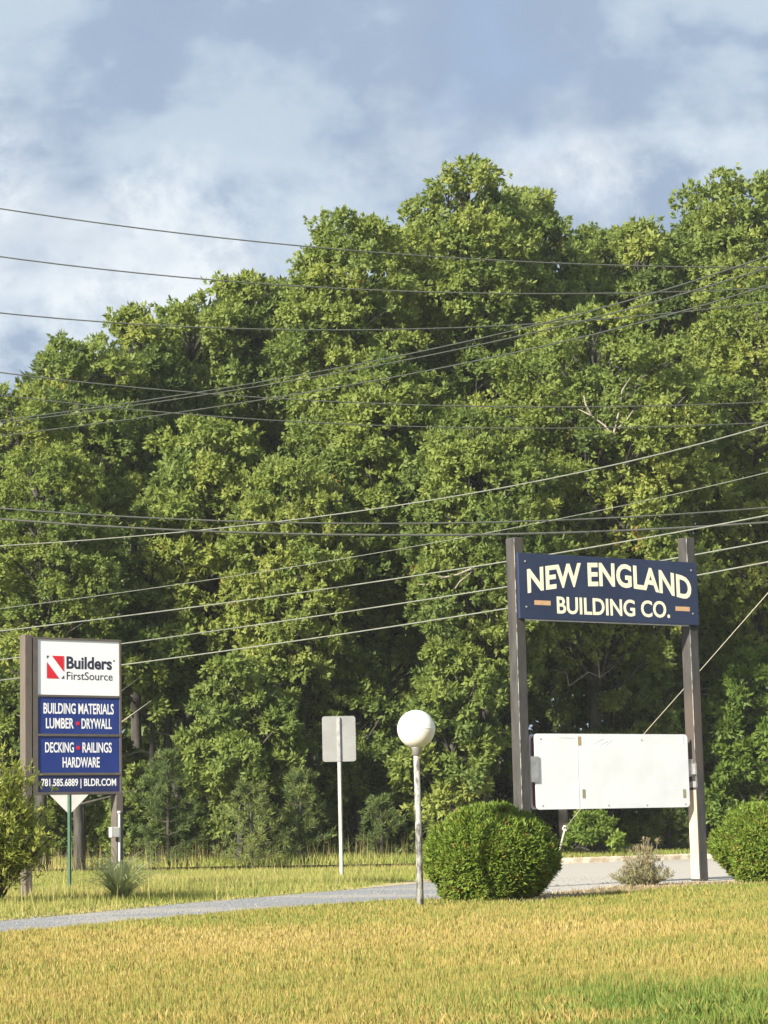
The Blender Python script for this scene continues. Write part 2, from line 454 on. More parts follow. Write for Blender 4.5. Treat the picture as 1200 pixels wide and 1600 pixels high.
# kerb: swept profile
def sweep(pts, prof):
    mb = MB(); vs = []; fs = []; n = len(prof)
    for i, p in enumerate(pts):
        t = (pts[min(i + 1, len(pts) - 1)] - pts[max(i - 1, 0)]); t.z = 0; t.normalize()
        nrm = Vector((-t.y, t.x, 0))
        for a, z in prof:
            j = (rng.random() - 0.5) * 0.012
            vs.append((p.x + nrm.x * (a + j), p.y + nrm.y * (a + j), z + (j if z > 0.05 else 0)))
    for i in range(len(pts) - 1):
        for k in range(n - 1):
            fs.append((i * n + k, i * n + k + 1, (i + 1) * n + k + 1, (i + 1) * n + k))
    return mb.add(vs, fs)
kp = []
for a, b in zip(kerb_w[4:-1], kerb_w[5:]):
    for k in range(12): kp.append(a.lerp(b, k / 12))
kp.append(kerb_w[-1])
sheet('verge', [(p.x, p.y + .1) for p in kerb_w] + [(30, 85), (-30, 85)], 0.118, 'verge')
tag(sweep(kp, [(-0.02, -0.05), (0.0, 0.10), (0.03, 0.135), (0.17, 0.14), (0.20, 0.11), (0.20, -0.05)]).build('kerb', 'concrete'), kind='structure')

# ------------------------------------------------------------------ foliage helpers (numpy)
def unit(v):
    return v / np.maximum(np.linalg.norm(v, axis=-1, keepdims=True), 1e-6)
def rand_dirs(n, r):
    return unit(r.normal(size=(n, 3)))
def leaves_np(base, axis, L, W, r, fold=0.2, face=None):
    """one folded four-point leaf per row: V (4n,3), F (2n,3)"""
    n = len(base)
    side = unit(np.cross(axis, rand_dirs(n, r) if face is None else unit(face + rand_dirs(n, r) * 0.42)))
    nrm = np.cross(axis, side)
    L = L[:, None]; W = W[:, None]
    mid = base + axis * L * 0.5
    v = np.empty((n, 4, 3))
    v[:, 0] = base
    v[:, 1] = mid + side * W * 0.5 + nrm * W * fold
    v[:, 2] = base + axis * L - nrm * L * 0.12
    v[:, 3] = mid - side * W * 0.5 + nrm * W * fold
    i = np.arange(n)[:, None] * 4
    f = np.concatenate([i + np.array([[0, 1, 2]]), i + np.array([[0, 2, 3]])])
    return v.reshape(-1, 3), f
def sprays(centres, outs, per, L, W, r, tint, spread=1.0, droop=0.25, tj=0.10):
    """star-like sprays of leaves at twig tips"""
    n = len(centres)
    c = np.repeat(centres, per, axis=0)
    o = np.repeat(outs, per, axis=0)
    ax = unit(o * 0.55 + rand_dirs(n * per, r) * spread + np.array([0, 0, -droop]))
    c = c + rand_dirs(n * per, r) * L * 0.28
    ll = L * r.uniform(0.65, 1.2, n * per); ww = W * r.uniform(0.7, 1.2, n * per)
    face = unit(o + np.array([0, 0, 0.7]))
    v, f = leaves_np(c, ax, ll, ww, r, face=face)
    t = np.repeat(np.clip(np.repeat(tint, per) + r.normal(0, tj, n * per), 0, 1), 4)
    return v, f, t
def merge(parts):
    vs, fs, ts, b = [], [], [], 0
    for v, f, t in parts:
        vs.append(v); fs.append(f + b); ts.append(t); b += len(v)
    return np.concatenate(vs), np.concatenate(fs), np.concatenate(ts)
def bezier3(a, b, c, n):
    return [a * (1 - t) ** 2 + b * (2 * t * (1 - t)) + c * t * t for t in [k / n for k in range(n + 1)]]

def horizon(px): return 1300 - (px - 600) * math.tan(ROLL)
def z_at(px, py, D): return P(px, py, D).z

PROTO = {}
def make_tree(name, label, cat, px, top, bot, hw, D, seed, leafm='oak', n_clump=46, clump_r=1.15, per_clump=62, leaf=(0.165, 0.092), per=9, tint=0.45, tvar=0.13, trunk_r=0.17, group=None, profile=None, share=None):
    r = np.random.default_rng(seed)
    base = Vector((px_x_at(D, px, 1330), D, 0))
    H = z_at(px, top, D); Z0 = max(0.25, z_at(px, bot, D))
    # the crown's centre follows the pixel column (roll), not the trunk foot
    cx_top = P(px, top, D).x - base.x
    R = hw * D / F_PX
    root = empty(name, base, 0, label, cat, group)
    if share in PROTO:
        R0, H0, kids = PROTO[share]
        root.scale = (R / R0, R / R0, H / H0)
        root.rotation_euler.z = r.uniform(0, 6.28)
        for k in kids:
            c = k.copy(); link(c, root)
        return root
    prof = profile or [(0.0, 0.55), (0.2, 0.88), (0.42, 1.0), (0.68, 0.96), (0.87, 0.82), (1.0, 0.52)]
    pt, pr = zip(*prof)
    cl = []; tries = 0
    crs = []
    while len(cl) < n_clump and tries < n_clump * 40:
        tries += 1
        t = r.beta(1.2, 0.92)
        rr = R * np.interp(t, pt, pr)
        cr = clump_r * r.uniform(0.65, 1.25) * (0.62 + 0.38 * min(1, rr / R + 0.15))
        q = max(0.0, rr - cr * 0.55) * math.sqrt(r.uniform(0.12, 1.0))
        a = r.uniform(0, 2 * math.pi)
        z = Z0 + cr * 0.5 + (H - Z0 - cr * 1.45) * t
        p = np.array([math.cos(a) * q + cx_top * (z / H), math.sin(a) * q, z])
        if cl and np.min(np.linalg.norm(np.array(cl) - p, axis=1) - 0.43 * (np.array(crs) + cr)) < 0: continue
        cl.append(p); crs.append(cr)
    # leading shoots on top so that the outline is uneven
    cl.append(np.array([cx_top + r.normal(0, .2 * R), r.normal(0, .2 * R), H - clump_r * 0.85])); crs.append(clump_r * 0.8)
    C = np.array(cl); CR = np.array(crs)
    parts = []
    lsc = r.uniform(0.84, 1.22)
    leaf = (leaf[0] * lsc, leaf[1] * lsc); per_clump = per_clump / lsc ** 0.8
    for c, cr in zip(C, CR):
        # a bough is several tufts on its upper and outer side, dark and hollow beneath
        out = c - np.array([cx_top * c[2] / H, 0, c[2] - 0.45 * cr])
        out = out / (np.linalg.norm(out) + 1e-6)
        ns = max(3, int(round(6 * min(cr, 2.0))))
        ct = min(tint + r.normal(0, tvar), .80)
        for s_ in range(ns):
            du = unit(rand_dirs(1, r)[0] + out * 0.55 + np.array([0, 0, 0.25]))
            sc = c + du * cr * r.uniform(0.35, 0.80) * np.array([1, 1, .75])
            sr = cr * r.uniform(0.32, 0.50)
            m = int(per_clump * 1.15 * (cr / clump_r) ** 2 / ns * r.uniform(0.75, 1.25)) + 3
            d = unit(rand_dirs(m, r) + du * 0.55 + np.array([0, 0, 0.25]))
            rad = sr * np.clip(r.normal(0.80, 0.26, m), 0.1, 1.5)
            pos = sc + d * rad[:, None] * np.array([1.0, 1.0, 0.8])
            tn = np.clip(ct + r.normal(0, 0.06) + r.normal(0, 0.05, m), 0, 0.85)
            if r.random() < 0.003:
                k = r.random(m) < 0.4
                tn[k] = r.uniform(0.93, 1.0, k.sum())
            parts.append(sprays(pos, d, per, leaf[0], leaf[1], r, tn, tj=.06))
    v, f, t = merge(parts)
    mesh_np('crown', v, f, leafm, root, t)
    # trunk with limbs that reach into every clump
    mb = MB()
    tp = []
    wob = r.normal(0, 0.10, (8, 2))
    nseg = 7
    Ht = Z0 + (H - Z0) * 0.86
    for k in range(nseg + 1):
        z = Ht * k / nseg - (0.15 if k == 0 else 0)
        tp.append(Vector((cx_top * z / H + wob[k][0] * (k > 0) * z / 8, wob[k][1] * z / 8, z)))
    tr = [trunk_r * (1.35 if k == 0 else 1.0) * (1 - 0.88 * k / nseg) + 0.01 for k in range(nseg + 1)]
    mb.tube(tp, tr, 8)
    for c, cr in zip(C, CR):
        hd = math.hypot(c[0] - cx_top * c[2] / H, c[1])
        za = max(0.2 * Z0 + 0.2, min(c[2] - 0.55 * hd - 0.3, Ht * 0.93))
        kf = za / Ht * nseg; k0 = int(min(kf, nseg - 1)); a = tp[k0].lerp(tp[k0 + 1], kf - k0)
        e = Vector(c)
        mid = a.lerp(e, 0.5) + Vector((r.normal(0, 0.12), r.normal(0, 0.12), -0.12 * hd + r.normal(0, 0.1)))
        pts = bezier3(a, mid, e, 5)
        rb = min(0.30 * trunk_r + 0.012 * hd, trunk_r * 0.6)
        mb.tube(pts, [rb * (1 - 0.8 * q / 5) + 0.006 for q in range(6)], 5, cap=False)
        for s in range(2):
            d = Vector(rand_dirs(1, r)[0]); d.z = abs(d.z) * 0.6
            mb.tube([pts[4], pts[4].lerp(e, 0.5) + d * cr * 0.35, e + d * cr * 0.75], [rb * 0.35 + 0.006, rb * 0.2 + 0.005, 0.005], 4, cap=False)
    mb.build('trunk', 'bark', root)
    if share: PROTO[share] = (R, H, list(root.children))
    return root

# ------------------------------------------------------------------ the wood: oaks, tallest and farthest first
oaks = [
 # px, top, bot, hw, D, tint, seed, label
 (20, 598, 1060, 112, 62, .50, 1, 'oak at the left edge of the photo, lowest on the skyline'),
 (128, 508, 900, 92, 66, .50, 2, 'second oak from the left on the skyline'),
 (214, 466, 880, 78, 69, .49, 3, 'narrow oak with a pointed top above the two-post blue sign'),
 (298, 448, 900, 88, 71, .49, 4, 'oak on the skyline just right of the pointed narrow one'),
 (405, 418, 900, 92, 73, .45, 5, 'darker oak in the dip of the skyline left of centre'),
 (548, 322, 940, 105, 68, .52, 6, 'tall bright oak rising steeply right of the skyline dip'),
 (722, 248, 900, 122, 71, .50, 7, 'tallest oak, its top highest in the middle of the skyline'),
 (856, 282, 900, 88, 75, .50, 8, 'tall oak just right of the tallest one'),
 (950, 342, 900, 78, 79, .46, 9, 'set-back oak between two taller ones, right of centre'),
 (1036, 332, 900, 84, 77, .49, 10, 'set-back oak with a ragged top left of the tall right-edge oak'),
 (1182, 256, 900, 102, 77, .50, 11, 'tall oak cut by the right edge at the skyline'),
 (930, 462, 1060, 178, 64, .56, 12, 'broad rounded oak with pale bare limbs above the navy sign'),
 (1188, 415, 1100, 112, 68, .60, 13, 'bright yellowish oak in front at the right edge'),
 (330, 640, 1080, 112, 62, .60, 14, 'rounded yellow-green oak in front, left of centre'),
 (600, 556, 1060, 128, 63, .46, 15, 'oak in front of the tallest ones in the middle of the wood'),
 (66, 690, 1110, 104, 59, .48, 16, 'front oak above the left sign with sky showing through'),
 (462, 700, 1110, 92, 60, .52, 17, 'slim front oak between the rounded yellow-green one and the middle'),
 (758, 640, 1100, 108, 60, .50, 18, 'front oak with drooping boughs left of the navy sign'),
]
TREES = {}
TWIN = {2: 'a', 4: 'a', 3: 'b', 10: 'b', 5: 'c', 8: 'c', 1: 'd', 16: 'd', 14: 'e', 17: 'e', 6: 'g', 11: 'g', 15: 'h', 18: 'h'}   # same growth, turned and scaled
for (px, top, bot, hw, D, ti, sd, lab) in oaks:
    R = hw * D / F_PX
    Hc = (bot - top) * D / F_PX
    nc = int(5.8 * R * Hc ** 0.72) + 12
    TREES[sd] = make_tree('oak_tree', lab, 'tree', px, top, bot, hw * 1.12, D, 100 + sd, n_clump=min(nc, 90), tint=ti, clump_r=1.05 + 0.10 * R, per_clump=90, group='oaks of the roadside wood', share=TWIN.get(sd), trunk_r=0.16 + 0.02 * R)

low = [
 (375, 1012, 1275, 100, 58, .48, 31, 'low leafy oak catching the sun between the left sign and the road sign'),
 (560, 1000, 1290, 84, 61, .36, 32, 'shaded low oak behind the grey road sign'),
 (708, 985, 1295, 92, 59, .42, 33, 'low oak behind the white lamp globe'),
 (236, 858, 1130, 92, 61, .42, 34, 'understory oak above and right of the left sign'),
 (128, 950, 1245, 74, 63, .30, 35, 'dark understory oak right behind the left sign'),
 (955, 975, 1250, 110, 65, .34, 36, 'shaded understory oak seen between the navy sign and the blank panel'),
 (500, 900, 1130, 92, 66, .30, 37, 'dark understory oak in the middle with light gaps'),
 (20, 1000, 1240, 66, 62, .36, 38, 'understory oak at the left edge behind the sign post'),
]
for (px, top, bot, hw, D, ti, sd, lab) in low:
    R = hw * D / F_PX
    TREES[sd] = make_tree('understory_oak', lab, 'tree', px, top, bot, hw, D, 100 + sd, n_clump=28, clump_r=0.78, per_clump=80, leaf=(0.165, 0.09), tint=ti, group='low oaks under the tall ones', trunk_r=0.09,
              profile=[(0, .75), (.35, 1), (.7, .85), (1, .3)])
for q, (px, top, hw, D, lab) in enumerate([
 (180, 1150, 62, 66, 'shaded bush at the wood edge behind the right post of the left sign'),
 (310, 1130, 70, 68, 'shaded bush behind the bluish young pine'),
 (440, 1120, 74, 68, 'shaded bush deep behind the taller young pine'),
 (640, 1110, 80, 68, 'shaded bush behind the lamp globe, under the tall oaks'),
 (780, 1090, 84, 69, 'shaded bush behind the left post of the navy sign'),
 (890, 1140, 80, 70, 'shaded bush behind the left half of the blank panel'),
 (1010, 1110, 84, 71, 'shaded bush behind the right half of the blank panel'),
 (1110, 1150, 66, 68, 'olive bush hidden partly by the right post of the navy sign'),
 (1195, 1190, 60, 68.5, 'low olive bush above the round bush at the right edge'),
 (60, 1200, 70, 66, 'shaded bush below the left sign, behind the leafy shrub')]):
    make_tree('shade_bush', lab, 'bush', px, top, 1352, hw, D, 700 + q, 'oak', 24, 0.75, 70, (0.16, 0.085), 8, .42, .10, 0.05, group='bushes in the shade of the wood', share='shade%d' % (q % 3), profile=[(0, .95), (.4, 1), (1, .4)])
for q, (px, top, hw, D, ti, lab) in enumerate([
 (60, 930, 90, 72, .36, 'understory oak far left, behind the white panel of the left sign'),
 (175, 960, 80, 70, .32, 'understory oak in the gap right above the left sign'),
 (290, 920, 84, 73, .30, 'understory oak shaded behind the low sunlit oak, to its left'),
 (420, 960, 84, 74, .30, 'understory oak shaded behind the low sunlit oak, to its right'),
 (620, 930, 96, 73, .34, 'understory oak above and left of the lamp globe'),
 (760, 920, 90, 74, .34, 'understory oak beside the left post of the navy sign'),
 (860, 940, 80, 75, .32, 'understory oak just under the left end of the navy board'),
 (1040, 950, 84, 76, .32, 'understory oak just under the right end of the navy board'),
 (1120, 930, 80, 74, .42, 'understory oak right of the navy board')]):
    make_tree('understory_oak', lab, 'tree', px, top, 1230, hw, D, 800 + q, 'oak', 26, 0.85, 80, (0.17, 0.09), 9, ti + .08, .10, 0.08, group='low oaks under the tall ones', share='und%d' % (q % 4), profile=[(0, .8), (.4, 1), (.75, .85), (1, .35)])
TREES[40] = make_tree('leafy_shrub', 'bright green broadleaf shrub behind the right post of the navy sign', 'shrub', 1168, 1000, 1315, 84, 65.6, 140, 'bright_leaf', 30, 0.75, 66, (0.17, 0.08), 8, .55, .12, 0.06, profile=[(0, .9), (.4, 1), (1, .35)])
make_tree('leafy_shrub', 'bright green sapling below the blank panel, behind the kerb', 'shrub', 925, 1262, 1342, 50, 60, 141, 'bright_leaf', 12, 0.42, 50, (0.15, 0.07), 8, .62, .10, 0.04, profile=[(0, .9), (.4, 1), (1, .35)])
make_tree('leafy_shrub', 'dull green shrub under the right half of the blank panel', 'shrub', 1035, 1225, 1335, 62, 66, 142, 'oak', 14, 0.55, 50, (0.15, 0.07), 8, .42, .10, 0.05, profile=[(0, .9), (.4, 1), (1, .35)])
make_tree('leafy_shrub', 'low shrub at the wood edge right of the road sign', 'shrub', 610, 1235, 1345, 70, 62, 143, 'oak', 16, 0.55, 50, (0.15, 0.07), 8, .36, .10, 0.05, profile=[(0, .9), (.4, 1), (1, .35)])
make_tree('leafy_shrub', 'dark shrub at the wood edge behind the round bush', 'shrub', 740, 1240, 1350, 80, 61, 144, 'oak', 16, 0.55, 50, (0.15, 0.07), 8, .34, .10, 0.05, profile=[(0, .9), (.4, 1), (1, .35)])

for q, (px, top, hw, D, lab) in enumerate([
 (212, 1185, 52, 60.5, 'leafy brush just right of the left sign at the wood edge'),
 (330, 1150, 56, 62, 'leafy brush between the bluish pine and the spreading pine'),
 (525, 1170, 56, 62, 'leafy brush right behind the post of the grey road sign'),
 (655, 1180, 60, 62, 'leafy brush right behind the pole of the globe lamp')]):
    make_tree('leafy_shrub', lab, 'shrub', px, top, 1352, hw, D, 760 + q, 'oak', 24, 0.75, 70, (0.16, 0.085), 8, .42, .10, 0.05, profile=[(0, .95), (.4, 1), (1, .4)], share='shade%d' % (q % 3))

# trees deeper in the wood
back = [(-30, 665), (100, 548), (250, 490), (370, 455), (490, 420), (640, 335), (790, 305), (905, 345), (1010, 362), (1120, 335), (1245, 300)]
WORDS = ['first', 'second', 'third', 'fourth', 'fifth', 'sixth', 'seventh', 'eighth', 'ninth', 'tenth', 'eleventh']
for i, (px, top) in enumerate(back):
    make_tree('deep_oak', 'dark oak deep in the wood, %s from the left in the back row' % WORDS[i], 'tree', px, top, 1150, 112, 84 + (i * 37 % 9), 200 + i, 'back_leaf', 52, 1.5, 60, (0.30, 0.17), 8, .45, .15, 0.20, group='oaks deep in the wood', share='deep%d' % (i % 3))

# the far side of the wood reads as one dark mass
r = np.random.default_rng(77)
n = 6500
cx = r.uniform(-30, 30, n); cz = 12.0 * r.beta(0.9, 1.5, n); cy = r.uniform(98, 112, n)
keep = ~(((np.sin(cx * 0.9) + np.sin(cx * 2.3 + 1)) > 1.35) & (cz > 3.2))
cc = np.stack([cx, cy, cz], 1)[keep]
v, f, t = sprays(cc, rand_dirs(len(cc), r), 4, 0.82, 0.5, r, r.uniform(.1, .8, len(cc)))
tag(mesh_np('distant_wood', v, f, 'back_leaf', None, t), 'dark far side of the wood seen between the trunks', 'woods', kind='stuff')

# ------------------------------------------------------------------ young pines at the wood edge
def make_pine(label, px, top, base_py, hw, D, seed, tint):
    r = np.random.default_rng(seed)
    base = Vector((px_x_at(D, px), D, 0)); H = z_at(px, top, D); R = hw * D / F_PX
    root = empty('young_pine', base, 0, label, 'tree', 'young pines at the wood edge')
    mb = MB(); mb.tube([(0, 0, -.05), (0.02, 0, H * .5), (0, 0.02, H)], [0.05, 0.035, 0.008], 7)
    cs = []; ds = []
    for k in range(int(H / 0.32)):
        z = 0.25 + k * 0.32
        rr = R * (1 - 0.78 * (z / H) ** 1.4)
        for b in range(6):
            a = r.uniform(0, 6.28); L = rr * r.uniform(.6, 1.05)
            e = Vector((math.cos(a) * L, math.sin(a) * L, z + L * 0.30))
            mb.tube([(0, 0, z), (e.x * .5, e.y * .5, z + L * .10), e], [0.018, 0.012, 0.004], 4, cap=False)
            for s in range(6):
                q = 0.35 + 0.65 * s / 5
                p = np.array([e.x * q, e.y * q, z + L * 0.30 * q * q]) + r.normal(0, 0.07, 3)
                cs.append(p); ds.append(unit(np.array([e.x, e.y, 0.55 * L])[None])[0])
    mb.build('trunk', 'bark', root)
    cs = np.array(cs); ds = np.array(ds)
    v, f, t = sprays(cs, ds, 20, 0.16, 0.017, r, np.clip(r.normal(tint, .12, len(cs)), 0, 1), spread=0.75, droop=-0.15)
    mesh_np('crown', v, f, 'pine', root, t)
    return root
make_pine('bluish young pine right of the left sign', 262, 1178, 1345, 66, 57.5, 301, .60)
make_pine('spreading yellowish young pine left of the grey road sign', 392, 1228, 1345, 74, 55.6, 302, .85)
make_pine('taller young pine just left of the grey road sign', 470, 1196, 1345, 56, 56.8, 303, .78)
make_pine('small young pine between the grey road sign and the lamp', 596, 1250, 1345, 60, 57.5, 304, .70)
make_pine('young pine between the posts of the navy sign, behind the kerb', 1045, 1215, 1338, 56, 65, 306, .75)

# dead limbs that stand out pale against the leaves: parts of their oaks
def dead_limb(root, paths, D, rad):
    for pts in paths:
        mb = MB()
        w = [P(x, y, D) - root.location for x, y in pts]
        mb.tube(w, [rad * (1 - 0.75 * k / (len(w) - 1)) for k in range(len(w))], 6)
        mb.build('dead_branch', 'dead_wood', root)
dead_limb(TREES[12], [[(962, 690), (958, 680), (968, 640), (972, 610), (985, 590)], [(958, 682), (945, 665), (925, 650), (905, 640)], [(966, 670), (980, 655), (990, 640)], [(925, 650), (915, 632), (912, 618)]], 61.0, 0.042)
dead_limb(TREES[18], [[(806, 800), (770, 812), (740, 816), (705, 828), (680, 826)], [(765, 838), (775, 825), (800, 808)], [(740, 816), (722, 812), (706, 804)]], 57.6, 0.035)
dead_limb(TREES[36], [[(889, 1072), (885, 1052), (865, 1046), (850, 1048)], [(889, 1072), (920, 1050), (938, 1058), (962, 1040)], [(937, 1060), (935, 1035), (930, 1018)]], 62.5, 0.022)

# bare trunks standing at the front of the wood
trunks = [
 (1158, 880, 1340, 69.5, 0.20, 1150, 'leaning oak trunk right of the navy sign'),
 (889, 960, 1340, 66, 0.16, 886, 'grey trunk between the posts of the navy sign'),
 (480, 900, 1345, 66, 0.15, 483, 'dark straight trunk with bright gaps beside it left of centre'),
 (262, 1020, 1345, 62, 0.16, 300, 'dark leaning trunk right of the left sign'),
 (122, 1150, 1350, 58, 0.13, 124, 'dark trunk under the left sign behind the triangular sign'),
 (700, 900, 1345, 66, 0.16, 692, 'dark trunk above the white globe'),
 (1040, 940, 1340, 69, 0.17, 1046, 'dark trunk left of the right sign post'),
]
for i, (px, top, bot, D, rad, pb, lab) in enumerate(trunks):
    rr_ = np.random.default_rng(500 + i)
    b = Vector((px_x_at(D, pb), D, 0)); e = P(px, top, D) - b
    e.z = min(max(e.z, 4.5), 8.0)
    root = empty('bare_tree', b, 0, lab, 'tree', 'bare trunks under the canopy')
    mb = MB()
    pts = [Vector((0, 0, -.1)), e * 0.25 + Vector((rr_.normal(0, .12), 0, 0)), e * 0.5 + Vector((rr_.normal(0, .18), .1, 0)), e * 0.75 + Vector((rr_.normal(0, .12), 0, 0)), e * 1.1]
    mb.tube(pts, [rad * 1.25, rad, rad * .85, rad * .6, rad * .12], 9)
    mb.build('trunk', 'bark', root)
    for k in range(5):
        q = rr_.uniform(.25, .95); s = rr_.choice([-1, 1]); L = rr_.uniform(.7, 2.0)
        a = e * q
        mb = MB()
        mb.tube([a, a + Vector((s * L * .5, -L * .3, L * .10)), a + Vector((s * L, -L * .5, L * rr_.uniform(-.1, .5)))], [0.035, 0.022, 0.007], 5)
        mb.build('dead_branch', 'bark' if k % 2 else 'dead_wood', root)

# ------------------------------------------------------------------ grasses
def vnoise(x, y, seed, scale):
    r = np.random.default_rng(seed); s = np.zeros_like(x)
    for k in range(7):
        a = r.uniform(0, 6.28); w = scale * r.uniform(.5, 2.2)
        s += np.sin((x * math.cos(a) + y * math.sin(a)) * w + r.uniform(0, 6.28) + 1.3 * np.sin((x * math.sin(a) - y * math.cos(a)) * w * .7))
    return s / 7 * 1.8
def blades(x, y, h, w, tint, r, lean=0.35, z0=0.004, single=True):
    """one bent two-triangle blade per root"""
    n = len(x)
    a = r.uniform(0, 6.28, n)
    sx, sy = np.cos(a) * w / 2, np.sin(a) * w / 2
    la = r.uniform(0, 6.28, n); ll = np.abs(r.normal(0, lean, n)) * h
    lx, ly = np.cos(la) * ll, np.sin(la) * ll
    if single:
        v = np.empty((n, 3, 3))
        v[:, 0] = np.stack([x - sx, y - sy, np.full(n, z0)], 1)
        v[:, 1] = np.stack([x + sx, y + sy, np.full(n, z0)], 1)
        v[:, 2] = np.stack([x + lx, y + ly, z0 + h], 1)
        return v.reshape(-1, 3), np.arange(n * 3).reshape(-1, 3), np.repeat(tint, 3)
    v = np.empty((n, 4, 3))
    v[:, 0] = np.stack([x - sx, y - sy, np.full(n, z0)], 1)
    v[:, 1] = np.stack([x + sx, y + sy, np.full(n, z0)], 1)
    v[:, 2] = np.stack([x + lx * .4 + sx * .8, y + ly * .4 + sy * .8, z0 + h * .6], 1)
    v[:, 3] = np.stack([x + lx, y + ly, z0 + h], 1)
    i = np.arange(n)[:, None] * 4
    f = np.concatenate([i + np.array([[0, 1, 2]]), i + np.array([[0, 2, 3]])])
    return v.reshape(-1, 3), f, np.repeat(tint, 4)
def bound_fn(pts):
    pts = [p for p in pts]
    ang = np.array([p.x / p.y for p in pts]); dd = np.array([p.y for p in pts])
    o = np.argsort(ang)
    return lambda x, y: np.interp(x / y, ang[o], dd[o])
lawn_b = bound_fn(lawn_w)
r = np.random.default_rng(5)
parts = []
for (d0, d1, dens, w0, h0) in ((8.6, 11, 6200, .0044, .042), (11, 14, 4700, .0055, .042), (14, 19, 2500, .0078, .041), (19, 26, 1300, .011, .046), (26, 37, 650, .016, .046)):
    wmax = 0.222 * d1 + 1.1
    n = int(2 * wmax * (d1 - d0) * dens)
    x = r.uniform(-wmax, wmax, n); y = r.uniform(d0, d1, n)
    ok = (np.abs(x) < .222 * y + 1.1) & (y < lawn_b(x, y) + r.normal(0, .06, n))
    x, y = x[ok], y[ok]; n = len(x)
    green = vnoise(x, y, 3, 1.1) * .8 + vnoise(x, y, 4, 4.0) * .55 + vnoise(x, y * .5, 12, .55) * .7
    # the greener, coarser patch lies near the right front corner
    patch = np.clip(1.3 - np.hypot((x - 1.75) / 1.5, (y - 10.6) / 2.2), 0, 1) * 1.3 + np.clip(.9 - np.hypot((x - .75) / 1.1, (y - 9.8) / 1.2), 0, 1) * .8
    far = np.clip((y - 20) / 12, 0, 1) * .28
    g = np.clip(.10 + .30 * green + patch * (.60 + .55 * vnoise(x, y, 8, 3.2)) + far, 0, 1)
    brownish = np.clip(vnoise(x, y * .6, 6, .8), 0, 1) * .16
    tn = np.clip(.58 + brownish - .50 * g + r.normal(0, .20, n), 0, 1)
    clump = 1 + .35 * vnoise(x, y, 9, 7.0)
    h = h0 * r.uniform(.5, 1.35, n) * np.clip(clump, .5, 1.7) * (1 + .45 * patch)
    w = w0 * r.uniform(.7, 1.3, n) * (1 + .5 * patch)
    parts.append(blades(x, y, h, w * (1.0 if d0 < 11 else 1.35), tn, r, .30, .006, d0 >= 11))
v, f, t = merge(parts)
tag(mesh_np('lawn_grass', v, f, 'lawn_blade', None, t), 'dry yellow mown lawn with a green patch in the right corner', 'grass', kind='stuff')

# unmown grass on the island between drive and street, and on the verge beyond the kerb
nb_near = bound_fn(near_w); far_b = bound_fn(far_w); kb = bound_fn(kerb_w)
parts = []
n = 150000
y = 20 + 36 * r.random(n) ** 0.9; x = r.uniform(-.22, .05, n) * y
ok = (y > far_b(x, y) + .05 + np.abs(r.normal(0, .10, n))) & (y < kb(x, y) - 3.3)
x, y = x[ok], y[ok]; n = len(x)
edge = np.clip((y - far_b(x, y)) / 2.2, .22, 1)
g = vnoise(x, y, 21, .9) * .5 + vnoise(x, y, 22, 3) * .3
tn = np.clip(.50 + .32 * g + r.normal(0, .14, n) + .15 * (edge < .5), 0, 1)
parts.append(blades(x, y, .125 * edge * r.uniform(.5, 1.4, n) * (1 + .3 * g), .012 * r.uniform(.7, 1.3, n) * (y / 30), tn, r, .4))
# taller straw seed stalks
m = 900
k = r.integers(0, n, m)
k = k[(vnoise(x[k], y[k], 25, .6) > .1)]
parts.append(blades(x[k], y[k], r.uniform(.25, .55, len(k)), np.full(len(k), .010), r.uniform(.75, 1, len(k)), r, .18))
v, f, t = merge(parts)
tag(mesh_np('island_grass', v, f, 'field_blade', None, t), 'tall unmown grass on the strip around the left sign', 'grass', kind='stuff')
parts = []
n = 60000
x = r.uniform(-.24, .26, n); y = r.uniform(50, 69, n); x = x * y
ok = (y > kb(x, y) + .22)
x, y = x[ok], y[ok]; n = len(x)
left = np.clip((5 - x) / 6, 0, 1)
tn = np.clip(.42 + .2 * vnoise(x, y, 31, .8) + r.normal(0, .13, n), 0, 1)
parts.append(blades(x, y, (.10 + .12 * left) * r.uniform(.5, 1.4, n), .030 * r.uniform(.7, 1.3, n), tn, r, .4, .12))
m = 1500
x = r.uniform(-.16, .06, m) ; y = r.uniform(55, 62, m); x = x * y
ok = vnoise(x, y, 33, .7) > -.1
parts.append(blades(x[ok], y[ok], r.uniform(.35, .8, ok.sum()), np.full(ok.sum(), .009), r.uniform(.7, 1, ok.sum()), r, .15, .12))
v, f, t = merge(parts)
tag(mesh_np('verge_grass', v, f, 'field_blade', None, t), 'grass verge along the foot of the wood beyond the kerb', 'grass', kind='stuff')
# loose stones of the gravel drive
n = 9000
y = r.uniform(18, 40, n); x = r.uniform(-.24, .10, n) * y
ok = (y > nb_near(x, y) - .10 + np.abs(r.normal(0, .05, n))) & (y < far_b(x, y) + .12)
x, y = x[ok], y[ok]; n = len(x)
sz = r.uniform(.006, .017, n)[:, None]
o6 = np.array([[1, 0, 0], [0, 1, 0], [-1, 0, 0], [0, -1, 0], [0, 0, .8], [0, 0, -.5]])
v = np.stack([x, y, np.full(n, .012)], 1)[:, None, :] + o6[None] * sz[:, None, :] * r.uniform(.6, 1.3, (n, 6, 1))
fi = np.array([[0, 1, 4], [1, 2, 4], [2, 3, 4], [3, 0, 4]])
f = (np.arange(n)[:, None, None] * 6 + fi[None]).reshape(-1, 3)
tag(mesh_np('loose_gravel', v.reshape(-1, 3), f, 'stone', None, np.repeat(r.random(n), 6)), 'loose grey stones on the gravel drive', 'gravel', kind='stuff')
